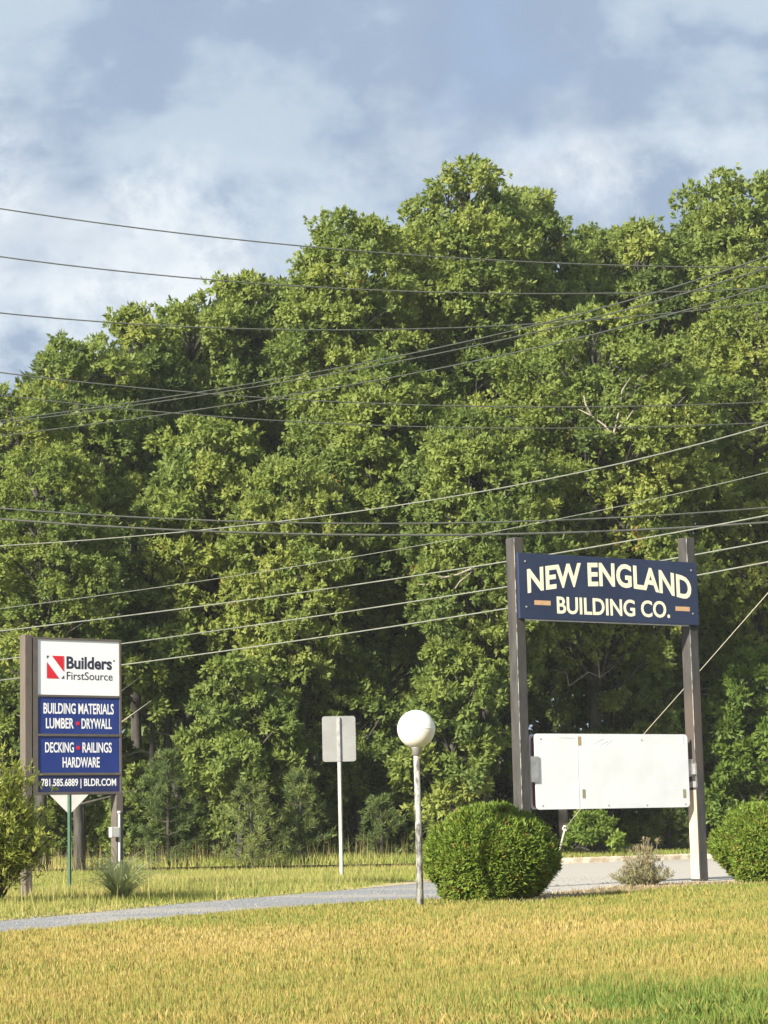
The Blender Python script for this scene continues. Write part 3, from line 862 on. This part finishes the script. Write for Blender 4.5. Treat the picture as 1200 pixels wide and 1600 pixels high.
# dead clippings on the mulch bed
nb_f = bound_fn(near_w); n = 14000
x = r.uniform(0, .24, n); y = r.uniform(24, 40, n); x = x * y
ok = (y > lawn_b(x, y) - .5) & (y < nb_f(x, y) - .02)
x, y = x[ok], y[ok]; n = len(x)
v, f, t = blades(x, y, r.uniform(.02, .06, n), np.full(n, .018), r.uniform(.55, 1, n), r, 1.1, .012)
tag(mesh_np('bed_litter', v, f, 'dry_twig', None, t), 'brown clippings on the bed under the bushes and sign', 'litter', kind='stuff')

# ------------------------------------------------------------------ round clipped arborvitae bushes
def make_bush(label, base, W, H, seed, nsp=8600):
    r = np.random.default_rng(seed)
    root = empty('arborvitae_bush', base, 0, label, 'bush', 'round arborvitae bushes by the navy sign')
    d = rand_dirs(nsp, r)
    d = d[d[:, 2] > -.86]
    n = len(d)
    # lobed surface
    lob = np.zeros(n); ld = rand_dirs(150, r)
    dots = d @ ld.T
    lob = np.max(dots, axis=1)
    bump = np.clip((lob - .955) / .045, 0, 1) ** .7
    rad = (.84 + .16 * bump) * (1 + .03 * vnoise(d[:, 0] * 3, d[:, 2] * 3 + d[:, 1] * 2, seed, 1.0))
    big = rand_dirs(44, r); big[:, 2] = np.abs(big[:, 2]) * 1.1; big = unit(big)
    lump = np.clip((np.max(d @ big.T, axis=1) - .86) / .14, 0, 1)
    rad = rad * (.94 + .07 * lump)
    rad = rad * np.where(d[:, 2] < -.15, 1 - .10 * np.clip(-d[:, 2] - .15, 0, 1), 1)
    depth = 1 - np.abs(r.normal(0, .06, n))
    sq = np.sign(d) * np.abs(d) ** np.array([1.0, 1.0, 1.0])
    p = sq * (rad * depth)[:, None] * np.array([W / 2, W / 2, H * .58]) + np.array([0, 0, H * .43])
    low_f = np.where(d[:, 2] < 0, 1 + .3 * (1 / np.sqrt(1 - np.minimum(d[:, 2] ** 2, .6)) - 1), 1)
    p[:, :2] *= low_f[:, None]
    p[:, 2] = np.maximum(p[:, 2], .02 + .05 * r.random(n))
    out = unit(d * np.array([1, 1, .6]) + np.array([0, 0, .75]))
    low = np.clip((.34 - p[:, 2] / H) / .34, 0, 1)
    tn = np.clip(.48 + r.normal(0, .13, n), 0, .88)
    brown = (r.random(n) < .05 + .22 * low * (vnoise(p[:, 0] * 2, p[:, 1] * 2, seed + 1, 1.2) > .2))
    tn[brown] = r.uniform(.93, 1, brown.sum())
    tn = np.where(tn < .9, np.clip(tn - .10 + .28 * bump, 0, .88), tn)
    v, f, t = sprays(p, out, 7, .075, .024, r, tn, spread=.6, droop=.15, tj=.07)
    mesh_np('foliage', v, f, 'arbor', root, t)
    mb = MB()
    for k in range(26):
        a = r.uniform(0, 6.28); e = Vector((math.cos(a) * W * .36, math.sin(a) * W * .36, H * r.uniform(.18, .62)))
        mb.tube([(math.cos(a) * .08, math.sin(a) * .08, -.03), (e.x * .6, e.y * .6, e.z * .35), e], [.018, .013, .005], 5, cap=False)
    mb.build('stems', 'bark', root)
    return root
b1 = G(768, 1409)
make_bush('round dark green bush between the lamp and the navy sign', b1, 206 * b1.y / F_PX, 148 * b1.y / F_PX, 67)
b2 = G(1234, 1379)
make_bush('round dark green bush cut by the right edge', b2, 238 * b2.y / F_PX, 124 * b2.y / F_PX, 62)

# leafy shrub at the left edge
def make_willow(label, px, base_py, top, hw, seed):
    r = np.random.default_rng(seed)
    b = G(px, base_py); D = b.y
    H = z_at(px, top, D); R = hw * D / F_PX
    root = empty('leafy_shrub', b, 0, label, 'shrub')
    mb = MB(); cs = []; ds = []
    for k in range(110):
        a = r.uniform(0, 6.28); q = math.sqrt(r.random()); L = R * q
        top_h = H * (1 - .38 * q ** 2) * r.uniform(.55, 1.03)
        e = Vector((math.cos(a) * L, math.sin(a) * L, top_h))
        pts = bezier3(Vector((math.cos(a) * .1, math.sin(a) * .1, -.03)), Vector((e.x * .45, e.y * .45, e.z * .55)), e, 6)
        mb.tube(pts, [.016 * (1 - .75 * i / 6) + .002 for i in range(7)], 4, cap=False)
        for s in range(30):
            t = r.uniform(.28, 1) ** .8
            i = min(int(t * 6), 5); p = pts[i].lerp(pts[i + 1], t * 6 - i)
            cs.append(np.array(p) + r.normal(0, .10, 3)); ds.append(unit(np.array([e.x, e.y, .8])[None])[0])
    mb.build('stems', 'bark', root)
    cs = np.array(cs); ds = np.array(ds)
    v, f, t = sprays(cs, ds, 6, .095, .026, r, np.clip(r.normal(.5, .16, len(cs)), 0, 1), .8, .05)
    mesh_np('foliage', v, f, 'willow', root, t)
make_willow('yellow-green leafy shrub at the left edge in front of the left sign', -20, 1420, 1166, 106, 71)

# spiky grass clump at the foot of the left sign
def arch_blades(name, m, parent, n, L, spread, seed, w, tint, up=0.9):
    r = np.random.default_rng(seed); V = []; F = []; T = []
    for k in range(n):
        a = r.uniform(0, 6.28); ln = L * r.uniform(.5, 1.1); sp = spread * r.uniform(.25, 1.1)
        p0 = Vector((math.cos(a) * .06 * r.random(), math.sin(a) * .06, 0)); out = Vector((math.cos(a), math.sin(a), 0))
        e = p0 + out * sp + Vector((0, 0, ln * up * r.uniform(.55, 1))); c = p0 + out * sp * .3 + Vector((0, 0, ln * .75))
        pts = bezier3(p0, c, e, 5); sd = out.cross(Vector((0, 0, 1))) * w / 2
        b = len(V)
        for i, p in enumerate(pts):
            q = 1 - .6 * i / 5
            V += [p - sd * q, p + sd * q]; T += [tint + r.normal(0, .2)] * 2
        for i in range(5):
            F += [(b + 2 * i, b + 2 * i + 1, b + 2 * i + 3), (b + 2 * i, b + 2 * i + 3, b + 2 * i + 2)]
    return mesh_np(name, np.array(V), np.array(F), m, parent, np.clip(np.array(T), 0, 1))
b = G(190, 1411)
root = empty('ornamental_grass', b, 0, 'spiky pale green grass clump at the right post of the left sign', 'plant')
arch_blades('leaves', 'silver_grass', root, 230, .95, .85, 81, .026, .95, .72)
arch_blades('dry_leaves', 'dry_twig', root, 60, .35, .3, 82, .016, .7, .8)

# dry wispy bush on the bed
b = G(1006, 1384)
root = empty('dry_bush', b, 0, 'dry grey-green wispy bush between the posts of the navy sign', 'bush')
r = np.random.default_rng(91); mb = MB(); cs = []; ds = []
for k in range(80):
    a = r.uniform(0, 6.28); L = .46 * math.sqrt(r.random()); hh = r.uniform(.22, .52) * (1.15 - .8 * (L / .46) ** 2)
    if k < 8: hh = r.uniform(.55, .72); L *= .5
    e = Vector((math.cos(a) * L, math.sin(a) * L, hh))
    pts = bezier3(Vector((0, 0, -.02)), Vector((e.x * .7, e.y * .7, hh * .3)), e, 4)
    mb.tube(pts, [.006, .005, .004, .003, .002], 4, cap=False)
    for s in range(16 if k >= 8 else 24):
        t = r.uniform(.3, 1); i = min(int(t * 4), 3); p = pts[i].lerp(pts[i + 1], t * 4 - i)
        cs.append(np.array(p) + r.normal(0, .02, 3)); ds.append(unit(np.array([e.x, e.y, .6])[None])[0])
mb.build('stems', 'dead_wood', root)
cs = np.array(cs); ds = np.array(ds)
v, f, t = sprays(cs, ds, 5, .055, .012, r, np.clip(.25 + cs[:, 2] * .9 + r.normal(0, .15, len(cs)), 0, 1), .7, 0)
mesh_np('foliage', v, f, 'dry_twig', root, t)

# ------------------------------------------------------------------ the navy sign on two posts
def solve_span(base, theta, px, py):
    """how far along -d from base the sight line of a pixel is met"""
    d = Vector((math.cos(theta), math.sin(theta))); rr = ray(px, py); rr = Vector((rr.x, rr.y))
    # base - s d = t rr
    det = d.x * rr.y - d.y * rr.x
    s = (base.x * rr.y - base.y * rr.x) / det
    return s
TH = math.radians(33)
Rb = G(1093.5, 1377)
span = solve_span(Rb, TH, 816.5, 1270)
Lb = Rb - Vector((math.cos(TH), math.sin(TH), 0)) * span
PW, PD = 0.165, 0.215
root = empty('navy_sign', Lb, TH, 'large two-post sign with navy board and cream letters', 'sign')
def local(o, p):
    q = Matrix.Rotation(-TH, 3, 'Z') @ (Vector(p) - Lb)
    return q
zL = z_at(797, 841, Lb.y); zR = z_at(1072, 841, Rb.y)
for nm, x, h in (('left', 0.0, zL), ('right', span, zR)):
    mb = MB(); mb.box(x - PW / 2, x + PW / 2, -PD / 2, PD / 2, -.3, h, .012)
    p = mb.build('post', 'post_paint', root)
    if nm == 'right':
        # paint has gone from the lower part of the face towards the drive
        mb = MB(); mb.box(x - PW / 2 - .004, x - PW / 2 + .01, -PD / 2 + .012, PD / 2 - .012, .04, 1.38)
        o = mb.build('bare_patch', 'bare_wood', p); o['label'] = 'pale bare wood where the paint has peeled'
        mb = MB(); mb.box(x - PW / 2 - .012, x - PW / 2 + .02, -PD / 2 - .006, PD / 2 - .02, 1.42, 1.78)
        mb.build('bracket', 'steel', p)
        mb = MB(); mb.box(x - PW / 2 - .03, x - PW / 2 - .010, -PD / 2 + .0, PD / 2 - .06, 1.52, 1.62, .006); mb.tube([(x - PW / 2 - .02, -PD / 2 - .02, 1.61), (x - PW / 2 - .02, PD / 2 - .05, 1.50)], .010, 6)
        mb.build('latch', 'black', p)
    # worn corner edge, paler where the paint is rubbed
    mb = MB(); mb.box(x - PW / 2 - .003, x - PW / 2 + .006, -PD / 2 - .003, -PD / 2 + .006, 1.45 if nm == 'right' else .02, h - .02)
    mb.build('worn_edge', 'lamp_post', p)
# board
yb = -PD / 2 - .055
bx0, bx1 = -PW / 2 + .025, span + PW / 2 - .025
bz1 = z_at(806, 864, Lb.y - .1); bz0 = z_at(809, 967, Lb.y - .1)
Hb = bz1 - bz0; Wb = bx1 - bx0
mb = MB(); mb.box(bx0, bx1, yb, -PD / 2 - .003, bz0, bz1, .006)
board = mb.build('board', 'navy', root)
fx = lambda q: bx0 + Wb * q
fz = lambda q: bz1 - Hb * q
text_part('NEW ENGLAND', fx(.045), fx(.962), fz(.455), fz(.083), yb, 'cream', board, bold=.027, arch=.155, archc=fx(.50), archw=Wb * .45)
text_part('BUILDING CO.', fx(.200), fx(.832), fz(.905), fz(.640), yb, 'cream', board, bold=.020)
for a, c in ((.080, .166), (.866, .948)):
    mb = MB(); mb.box(fx(a), fx(c), yb - .004, yb + .001, fz(.785), fz(.715)); mb.build('accent_bar', 'copper', board)
for a in (.035, .965):
    for c in (.13, .82):
        mb = MB(); x, z = fx(a), fz(c)
        mb.tube([(x, yb + .001, z), (x, yb - .012, z)], .014, 8); mb.build('bolt', 'steel', board)
# small steel strips where board meets posts
mb = MB(); mb.box(bx0 + .1, bx1 - .2, yb + .012, -PD / 2 - .012, bz0 - .018, bz0 - .001); mb.build('bottom_rail', 'steel', root)
# blank lightbox between the posts
ix0, ix1 = PW / 2 + .115, span - PW / 2 - .115
tz1 = z_at(836, 1146, Lb.y); tz0 = z_at(840, 1265, Lb.y)
mb = MB(); ol = rounded_rect(ix0, ix1, tz0, tz1, .06); mb.plate(ol, -.075, -.055)
panel = mb.build('panel', 'white_vinyl', root)
mb = MB(); mb.plate(rounded_rect(ix0 + .004, ix1 - .004, tz0 + .004, tz1 - .004, .055), .045, .065); mb.build('back_panel', 'white_vinyl', root)
mb = MB(); mb.plate(rounded_rect(ix0 + .03, ix1 - .03, tz0 + .03, tz1 - .03, .05), -.0545, .0445); mb.build('panel_core', 'red_edge', root)
# slightly raised vertical seam, tape patches, screws
PWd = ix1 - ix0; PHt = tz1 - tz0
sx = ix0 + PWd * .272
mb = MB(); mb.tube([(sx, -.076, tz0 + .01), (sx - .012, -.076, tz0 + PHt * .5), (sx - .004, -.076, tz1 - .01)], .0035, 6); mb.build('seam', 'white_vinyl', panel)
for q, s, m in ((.285, .905, 'tape'), (.302, .20, 'tape_olive'), (.965, .185, 'tape_olive'), (.962, .93, 'sign_white')):
    mb = MB(); x, z = ix0 + PWd * q, tz0 + PHt * s
    mb.box(x - .028, x + .028, -.0785, -.0752, z - .065, z + .065); mb.build('tape', m, panel)
for q, s in ((.04, .93), (.04, .05), (.46, .04), (.71, .035), (.69, .92), (.97, .04)):
    x, z = ix0 + PWd * q, tz0 + PHt * s
    mb = MB(); mb.tube([(x, -.074, z), (x, -.080, z)], .013, 6); mb.build('screw', 'steel', panel)
# creases in the vinyl
for (qa, sa, qb, sb) in ((.36, .86, .44, .93), (.40, .84, .47, .90), (.44, .83, .50, .92), (.05, .955, .26, .94)):
    a = (ix0 + PWd * qa, -.0752, tz0 + PHt * sa); c = (ix0 + PWd * qb, -.0752, tz0 + PHt * sb)
    mb = MB(); mb.tube([a, c], [.004, .002], 5); mb.build('crease', 'white_vinyl', panel)
# bracket on the left post
mb = MB(); mb.box(PW / 2 - .004, ix0 + .05, -.095, -.078, tz0 + PHt * .36, tz0 + PHt * .70); mb.box(PW / 2 - .003, PW / 2 + .012, -.078, .06, tz0 + PHt * .36, tz0 + PHt * .70)
mb.build('bracket', 'steel', root)
mb = MB(); mb.box(ix1 - .03, span - PW / 2 + .003, -.05, .04, tz0 + PHt * .42, tz0 + PHt * .66); mb.build('bracket', 'steel', root)

# ------------------------------------------------------------------ left sign with four panels
TH2 = math.radians(37)
L2 = G(41, 1408)
d2 = Vector((math.cos(TH2), math.sin(TH2), 0))
span2 = -solve_span(L2, TH2, 183, 1330)
root = empty('panel_sign', L2, TH2, 'tall sign with one white and three blue panels between brown posts', 'sign')
R2 = L2 + d2 * span2
ztop = z_at(45, 994, L2.y); zbot = z_at(55, 1242, L2.y)
pw = .115
for x, m in ((0, 'tan_metal'), (span2, 'brown_metal')):
    mb = MB(); mb.box(x - pw / 2, x + pw / 2, -.08, .08, -.3, ztop + .015 if x == 0 else zbot - .002, .008); mb.build('post', m, root)
cx0, cx1 = pw / 2 + .016, span2 + pw / 2 - .012
mb = MB(); mb.box(cx0, cx1, -.06, .09, zbot, ztop - .01)
cab = mb.build('cabinet', 'brown_metal', root)
mb = MB(); mb.box(pw / 2 - .002, cx0 + .002, -.02, .03, zbot + .25, zbot + .31); mb.build('mount', 'brown_metal', root)
mb = MB(); mb.box(pw / 2 - .002, cx0 + .002, -.02, .03, ztop - .4, ztop - .34); mb.build('mount', 'brown_metal', root)
CH = ztop - .01 - zbot; CW = cx1 - cx0
def panel_rect(y0, y1): return ztop - .01 - CH * y0, ztop - .01 - CH * y1
px0, px1 = cx0 + CW * .052, cx1 - CW * .022
# frame lips between panels
rows = [(.013, .366, 'sign_white'), (.380, .614, 'sign_blue'), (.630, .861, 'sign_blue'), (.878, .983, 'sign_navy')]
panels = []
for a, c, m in rows:
    z1, z0 = panel_rect(a, c)
    mb = MB(); mb.box(px0, px1, -.064, -.059, z0, z1)
    panels.append((mb.build('panel', m, cab), z0, z1))
edges = [0.0, .013, .366, .380, .614, .630, .861, .878, .983, 1.0]
for a, c in ((0, .013), (.366, .380), (.614, .630), (.861, .878), (.983, 1.0)):
    z1, z0 = panel_rect(a, c)
    mb = MB(); mb.box(cx0, cx1, -.080, -.058, z0 + .001, z1 - .001); mb.build('frame_bar', 'brown_metal', cab)
for a, c in ((cx0, px0), (px1, cx1)):
    mb = MB(); mb.box(a + .001, c, -.078, -.057, zbot + .002, ztop - .014); mb.build('frame_bar', 'brown_metal', cab)
pxf = lambda q: px0 + (px1 - px0) * q
YS = -.065
def ptext(i, s, x0, x1, a, c, m, bold, cap=None):
    o, z0, z1 = panels[i]; h = z1 - z0
    text_part(s, pxf(x0), pxf(x1), z1 - h * c, z1 - h * a, YS, m, o, bold, cap=cap, depth=.001)
CAP = (0.0, 0.70)
ptext(0, 'Builders', .350, .910, .300, .515, 'ink', .030, CAP)
ptext(0, 'FirstSource', .352, .918, .575, .720, 'ink', .004, CAP)
ptext(0, '®', .925, .948, .335, .375, 'ink', 0)
ptext(1, 'BUILDING MATERIALS', .072, .930, .165, .460, 'sign_white', .018)
ptext(1, 'LUMBER', .100, .436, .575, .860, 'sign_white', .018)
ptext(1, 'DRYWALL', .532, .905, .575, .860, 'sign_white', .018)
ptext(2, 'DECKING', .090, .437, .165, .450, 'sign_white', .018)
ptext(2, 'RAILINGS', .542, .902, .165, .450, 'sign_white', .018)
ptext(2, 'HARDWARE', .300, .752, .575, .860, 'sign_white', .018)
ptext(3, '781.585.6889 | BLDR.COM', .045, .955, .20, .79, 'sign_white', .018)
for i, q, a in ((1, .485, .715), (2, .490, .315)):
    o, z0, z1 = panels[i]; z = z1 - (z1 - z0) * a; x = pxf(q)
    mb = MB(); mb.plate([(x - .028, z - .024), (x + .028, z - .024), (x + .028, z + .024), (x - .028, z + .024)], YS - .004, YS); mb.build('dot', 'sign_red', o)
# emblem: red square crossed by a white diagonal, dark corner
o, z0, z1 = panels[0]; h = z1 - z0
ex0, ex1 = pxf(.112), pxf(.318); ez1, ez0 = z1 - h * .295, z1 - h * .705
ew, eh = ex1 - ex0, ez1 - ez0
E = lambda a, c: (ex0 + ew * a, ez1 - eh * c)
for pts, m in (([E(.30, 0), E(1, 0), E(1, .70)], 'sign_red'), ([E(0, .28), E(.72, 1), E(0, 1)], 'sign_red'), ([E(1, .86), E(1, 1), E(.84, 1)], 'ink'), ([E(0, 0), E(.13, 0), E(0, .13)], 'ink')):
    mb = MB(); mb.plate(pts, YS - .003, YS); mb.build('emblem', m, o)
# conduit and little box on the right post
mb = MB(); mb.tube([(span2 - .02, -.10, -.1), (span2 - .02, -.10, 1.22)], .018, 8); cd_ = mb.build('conduit', 'plastic_grey', root)
mb = MB(); mb.box(span2 - .19, span2 - .045, -.16, -.085, .86, 1.01, .01); mb.build('junction_box', 'plastic_grey', cd_)
mb = MB(); mb.tube([(span2 - .02, -.10, 1.20), (span2 - .02, -.10, 1.24)], .028, 8); mb.build('conduit_cap', 'plastic_grey', cd_)

# ------------------------------------------------------------------ globe lamp
b = G(657, 1419); D = b.y; s = D / F_PX
root = empty('globe_lamp', b, 0, 'white globe lamp on a peeling pole beside the round bush', 'lamp')
zc = z_at(651, 1139, D); rg = 29.5 * s; zt = z_at(652, 1168, D)
mb = MB(); mb.tube([(0, 0, -.3), (0, 0, zt * .5), (-.004, 0, zt - .05)], [.040, .037, .034], 12); mb.build('pole', 'lamp_post', root)
mb = MB(); mb.lathe([(.0, zt - .09), (.052, zt - .085), (.052, zt - .02), (.064, zt - .01), (.064, zt + .018), (.0, zt + .018)], 20); mb.build('collar', 'steel', root)
mb = MB()
prof = [(rg * math.sin(math.pi * k / 30), zc - rg * math.cos(math.pi * k / 30)) for k in range(31)]
prof[0] = (.001, prof[0][1]); prof[-1] = (.001, prof[-1][1])
mb.lathe(prof, 48)
globe = mb.build('globe', 'globe', root)
mb = MB(); mb.lathe([(rg * .996, zc - .006), (rg + .0025, zc - .003), (rg + .0025, zc + .003), (rg * .996, zc + .006)], 48); mb.build('seam', 'globe', globe)

# ------------------------------------------------------------------ back of the road sign
b = G(534, 1376); D = b.y; s = D / F_PX
root = empty('road_sign', b, math.radians(4), 'grey back of a rectangular road sign on a pale post', 'sign')
zt = z_at(528, 1119, D); zb = z_at(529, 1190, D); hw = 26 * s
mb = MB(); mb.plate(rounded_rect(-hw, hw, zb, zt, .05), -.002, .002); mb.build('plate', 'alum', root)
def u_post(h0, h1, w, d, m, root, y=-.004):
    mb = MB()
    ol = [(-w / 2, 0), (-w / 2, -.006), (-w * .28, -.006), (-w * .2, -d), (w * .2, -d), (w * .28, -.006), (w / 2, -.006), (w / 2, 0)]
    n = len(ol)
    vs = [(x, y + q, z) for z in (h0, h1) for x, q in ol]
    fs = [(k, (k + 1) % n, n + (k + 1) % n, n + k) for k in range(n)] + [tuple(range(n)), tuple(range(n, 2 * n))]
    mb.add(vs, fs)
    return mb.build('post', m, root)
u_post(-.3, zb - .004, .075, .040, 'post_white', root)
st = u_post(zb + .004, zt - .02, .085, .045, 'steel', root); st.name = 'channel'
for z in (zb + .08, zt - .12):
    mb = MB(); mb.tube([(0, -.048, z), (0, -.062, z)], .012, 6); mb.build('bolt', 'steel', root)

# back of the diamond sign
b = G(109, 1396); D = b.y
root = empty('diamond_sign', b, math.radians(-6), 'grey back of a diamond sign showing below the left sign, on a green post', 'sign')
zt = z_at(107, 1273, D); hd = .56
ol = []
for cx, cz, a0 in ((hd - .05, zt + hd, -45), (0, zt + 2 * hd - .05, 45), (-hd + .05, zt + hd, 135), (0, zt + .05, 225)):
    for k in range(5):
        a = math.radians(a0 + 90 * k / 4); ol.append((cx + .035 * math.cos(a), cz + .035 * math.sin(a)))
mb = MB(); mb.plate(ol, -.002, .002); mb.build('plate', 'alum', root)
u_post(-.3, zt + .8, .06, .03, 'green_post', root)

# ------------------------------------------------------------------ overhead lines
def wire(name, label, pts, Ds, rad, m, n=40, ext=0.55, group='overhead lines in front of the wood'):
    A, B, C = [P(x, y, d) for (x, y), d in zip(pts, Ds)]
    tb = (pts[1][0] - pts[0][0]) / (pts[2][0] - pts[0][0])
    out = []
    for k in range(n + 1):
        t = -ext + (1 + 2 * ext) * k / n
        la = (t - tb) * (t - 1) / ((0 - tb) * (0 - 1)); lb = t * (t - 1) / (tb * (tb - 1)); lc = t * (t - tb) / (1 * (1 - tb))
        out.append(A * la + B * lb + C * lc)
    o = out[0].copy(); mb = MB(); mb.tube([p - o for p in out], rad * (0.95 if m == 'wire' else 0.68), 6)
    ob = mb.build(name, m); ob.location = o
    return tag(ob, label, 'wire', group)
def D3(a, c, q): return (a, a + (c - a) * q, c)
W = [
 ('topmost wire, crossing open sky at the upper left', [(0, 326), (500, 387), (1200, 418)], D3(50, 52, .42), .016, 'wire'),
 ('second wire from the top, crossing the sky and the tree tops', [(0, 401), (500, 449), (1200, 450)], D3(50, 52, .42), .016, 'wire'),
 ('third wire from the top at the left edge', [(0, 489), (600, 515), (1200, 472)], D3(50, 52, .5), .016, 'wire'),
 ('fourth wire from the top at the left edge', [(0, 582), (600, 631), (1200, 628)], D3(50, 52, .5), .015, 'wire'),
 ('fifth wire from the top at the left edge', [(0, 617), (600, 665), (1200, 660)], D3(50, 52, .5), .013, 'wire'),
 ('upper of the two close wires climbing steeply to the right edge', [(0, 657), (600, 561), (1200, 400)], D3(60, 36, .5), .014, 'wire'),
 ('lower of the two close wires climbing steeply to the right edge', [(0, 661), (600, 569), (1200, 418)], D3(60, 36, .5), .014, 'wire'),
 ('single wire climbing to the right just below the close pair', [(0, 681), (600, 592), (1200, 446)], D3(60, 36, .5), .014, 'wire'),
 ('upper of the two level cables crossing above both signs', [(0, 794), (600, 818), (1200, 793)], D3(46, 46, .5), .018, 'wire'),
 ('thicker lower level cable passing just above the navy sign', [(0, 811), (600, 836), (1200, 816)], D3(46, 46, .5), .024, 'wire'),
 ('pale wire rising to the right across the middle of the wood', [(0, 853), (600, 793), (1200, 664)], D3(56, 40, .5), .019, 'wire_pale'),
 ('thin faint wire rising to the right below the pale one', [(0, 951), (600, 862), (1200, 738)], D3(56, 42, .5), .011, 'wire_pale'),
 ('twisted pale cable that meets the top edge of the navy board', [(0, 986), (600, 907), (1200, 805)], D3(52, 42, .5), .020, 'wire_pale'),
 ('pale cable passing behind the middle of the navy board', [(0, 1031), (600, 947), (1200, 846)], D3(52, 42, .5), .020, 'wire_pale'),
 ('lowest pale cable, passing behind the lower half of the navy board', [(0, 1063), (600, 981), (1200, 878)], D3(52, 42, .5), .021, 'wire_pale'),
]
for lab, pts, Ds, rad, m in W:
    wire('overhead_wire', lab, pts, Ds, rad, m)

# guy rope that runs from the upper right down behind the blank panel to its stake
root = empty('guy_rope', P(870, 1352, 50), 0, 'yellowish guy rope running down behind the blank panel to the ground', 'rope')
o = root.location
a = P(872, 1338, 50); k = P(883, 1294, 49); c = P(906, 1266, 48.3); e = P(1330, 778, 40)
q = G(868, 1364)
mb = MB(); mb.tube([p - o for p in (k, c, P(1012, 1140, 46), P(1106, 1034, 44), e)], .0072, 6); mb.build('rope', 'rope', root)
mb = MB(); mb.tube([p - o for p in (Vector((P(868, 1352, 50).x, 50, -.1)), P(868, 1352, 50), a, P(877, 1318, 49.5), k)], [.022, .022, .021, .020, .018], 6); mb.build('sleeve', 'rope_white', root)
mb = MB(); kk = k - o
mb.tube([kk + Vector((-.05, 0, -.02)), kk + Vector((-.02, -.03, .05)), kk + Vector((.05, 0, .03)), kk + Vector((.02, .03, -.05)), kk + Vector((-.05, 0, -.02))], .02, 6); mb.build('knot', 'rope_white', root)
# bent loose stem by the wood edge, right of the road sign
mb = MB(); b = G(572, 1352)
mb.tube([P(x, y, b.y) - b for x, y in ((573, 1350), (560, 1325), (545, 1300), (540, 1282))], [.03, .026, .022, .012], 6)
o = mb.build('dead_stem', 'dead_wood'); o.location = b
tag(o, 'thin bare pale stem bent against the wood edge right of the road sign', 'stem')

# ------------------------------------------------------------------ thin summer haze, added to lift the dark tones of the wood
hm = bpy.data.materials.new('lift_haze'); hm.use_nodes = True
hn = hm.node_tree; hn.nodes.clear()
ho = hn.nodes.new('ShaderNodeOutputMaterial'); hv = hn.nodes.new('ShaderNodeVolumePrincipled')
hv.inputs['Color'].default_value = (0.92, 0.95, 1.0, 1.0)
hv.inputs['Density'].default_value = 0.00028
hv.inputs['Anisotropy'].default_value = 0.0
hn.links.new(hv.outputs['Volume'], ho.inputs['Volume'])
MT['haze'] = hm
mb = MB(); mb.box(-910, 910, -70, 1810, -1.0, 27.0)
tag(mb.build('haze', 'haze'), 'thin pale haze added over the whole place to lift the dark tones', 'haze', kind='stuff')
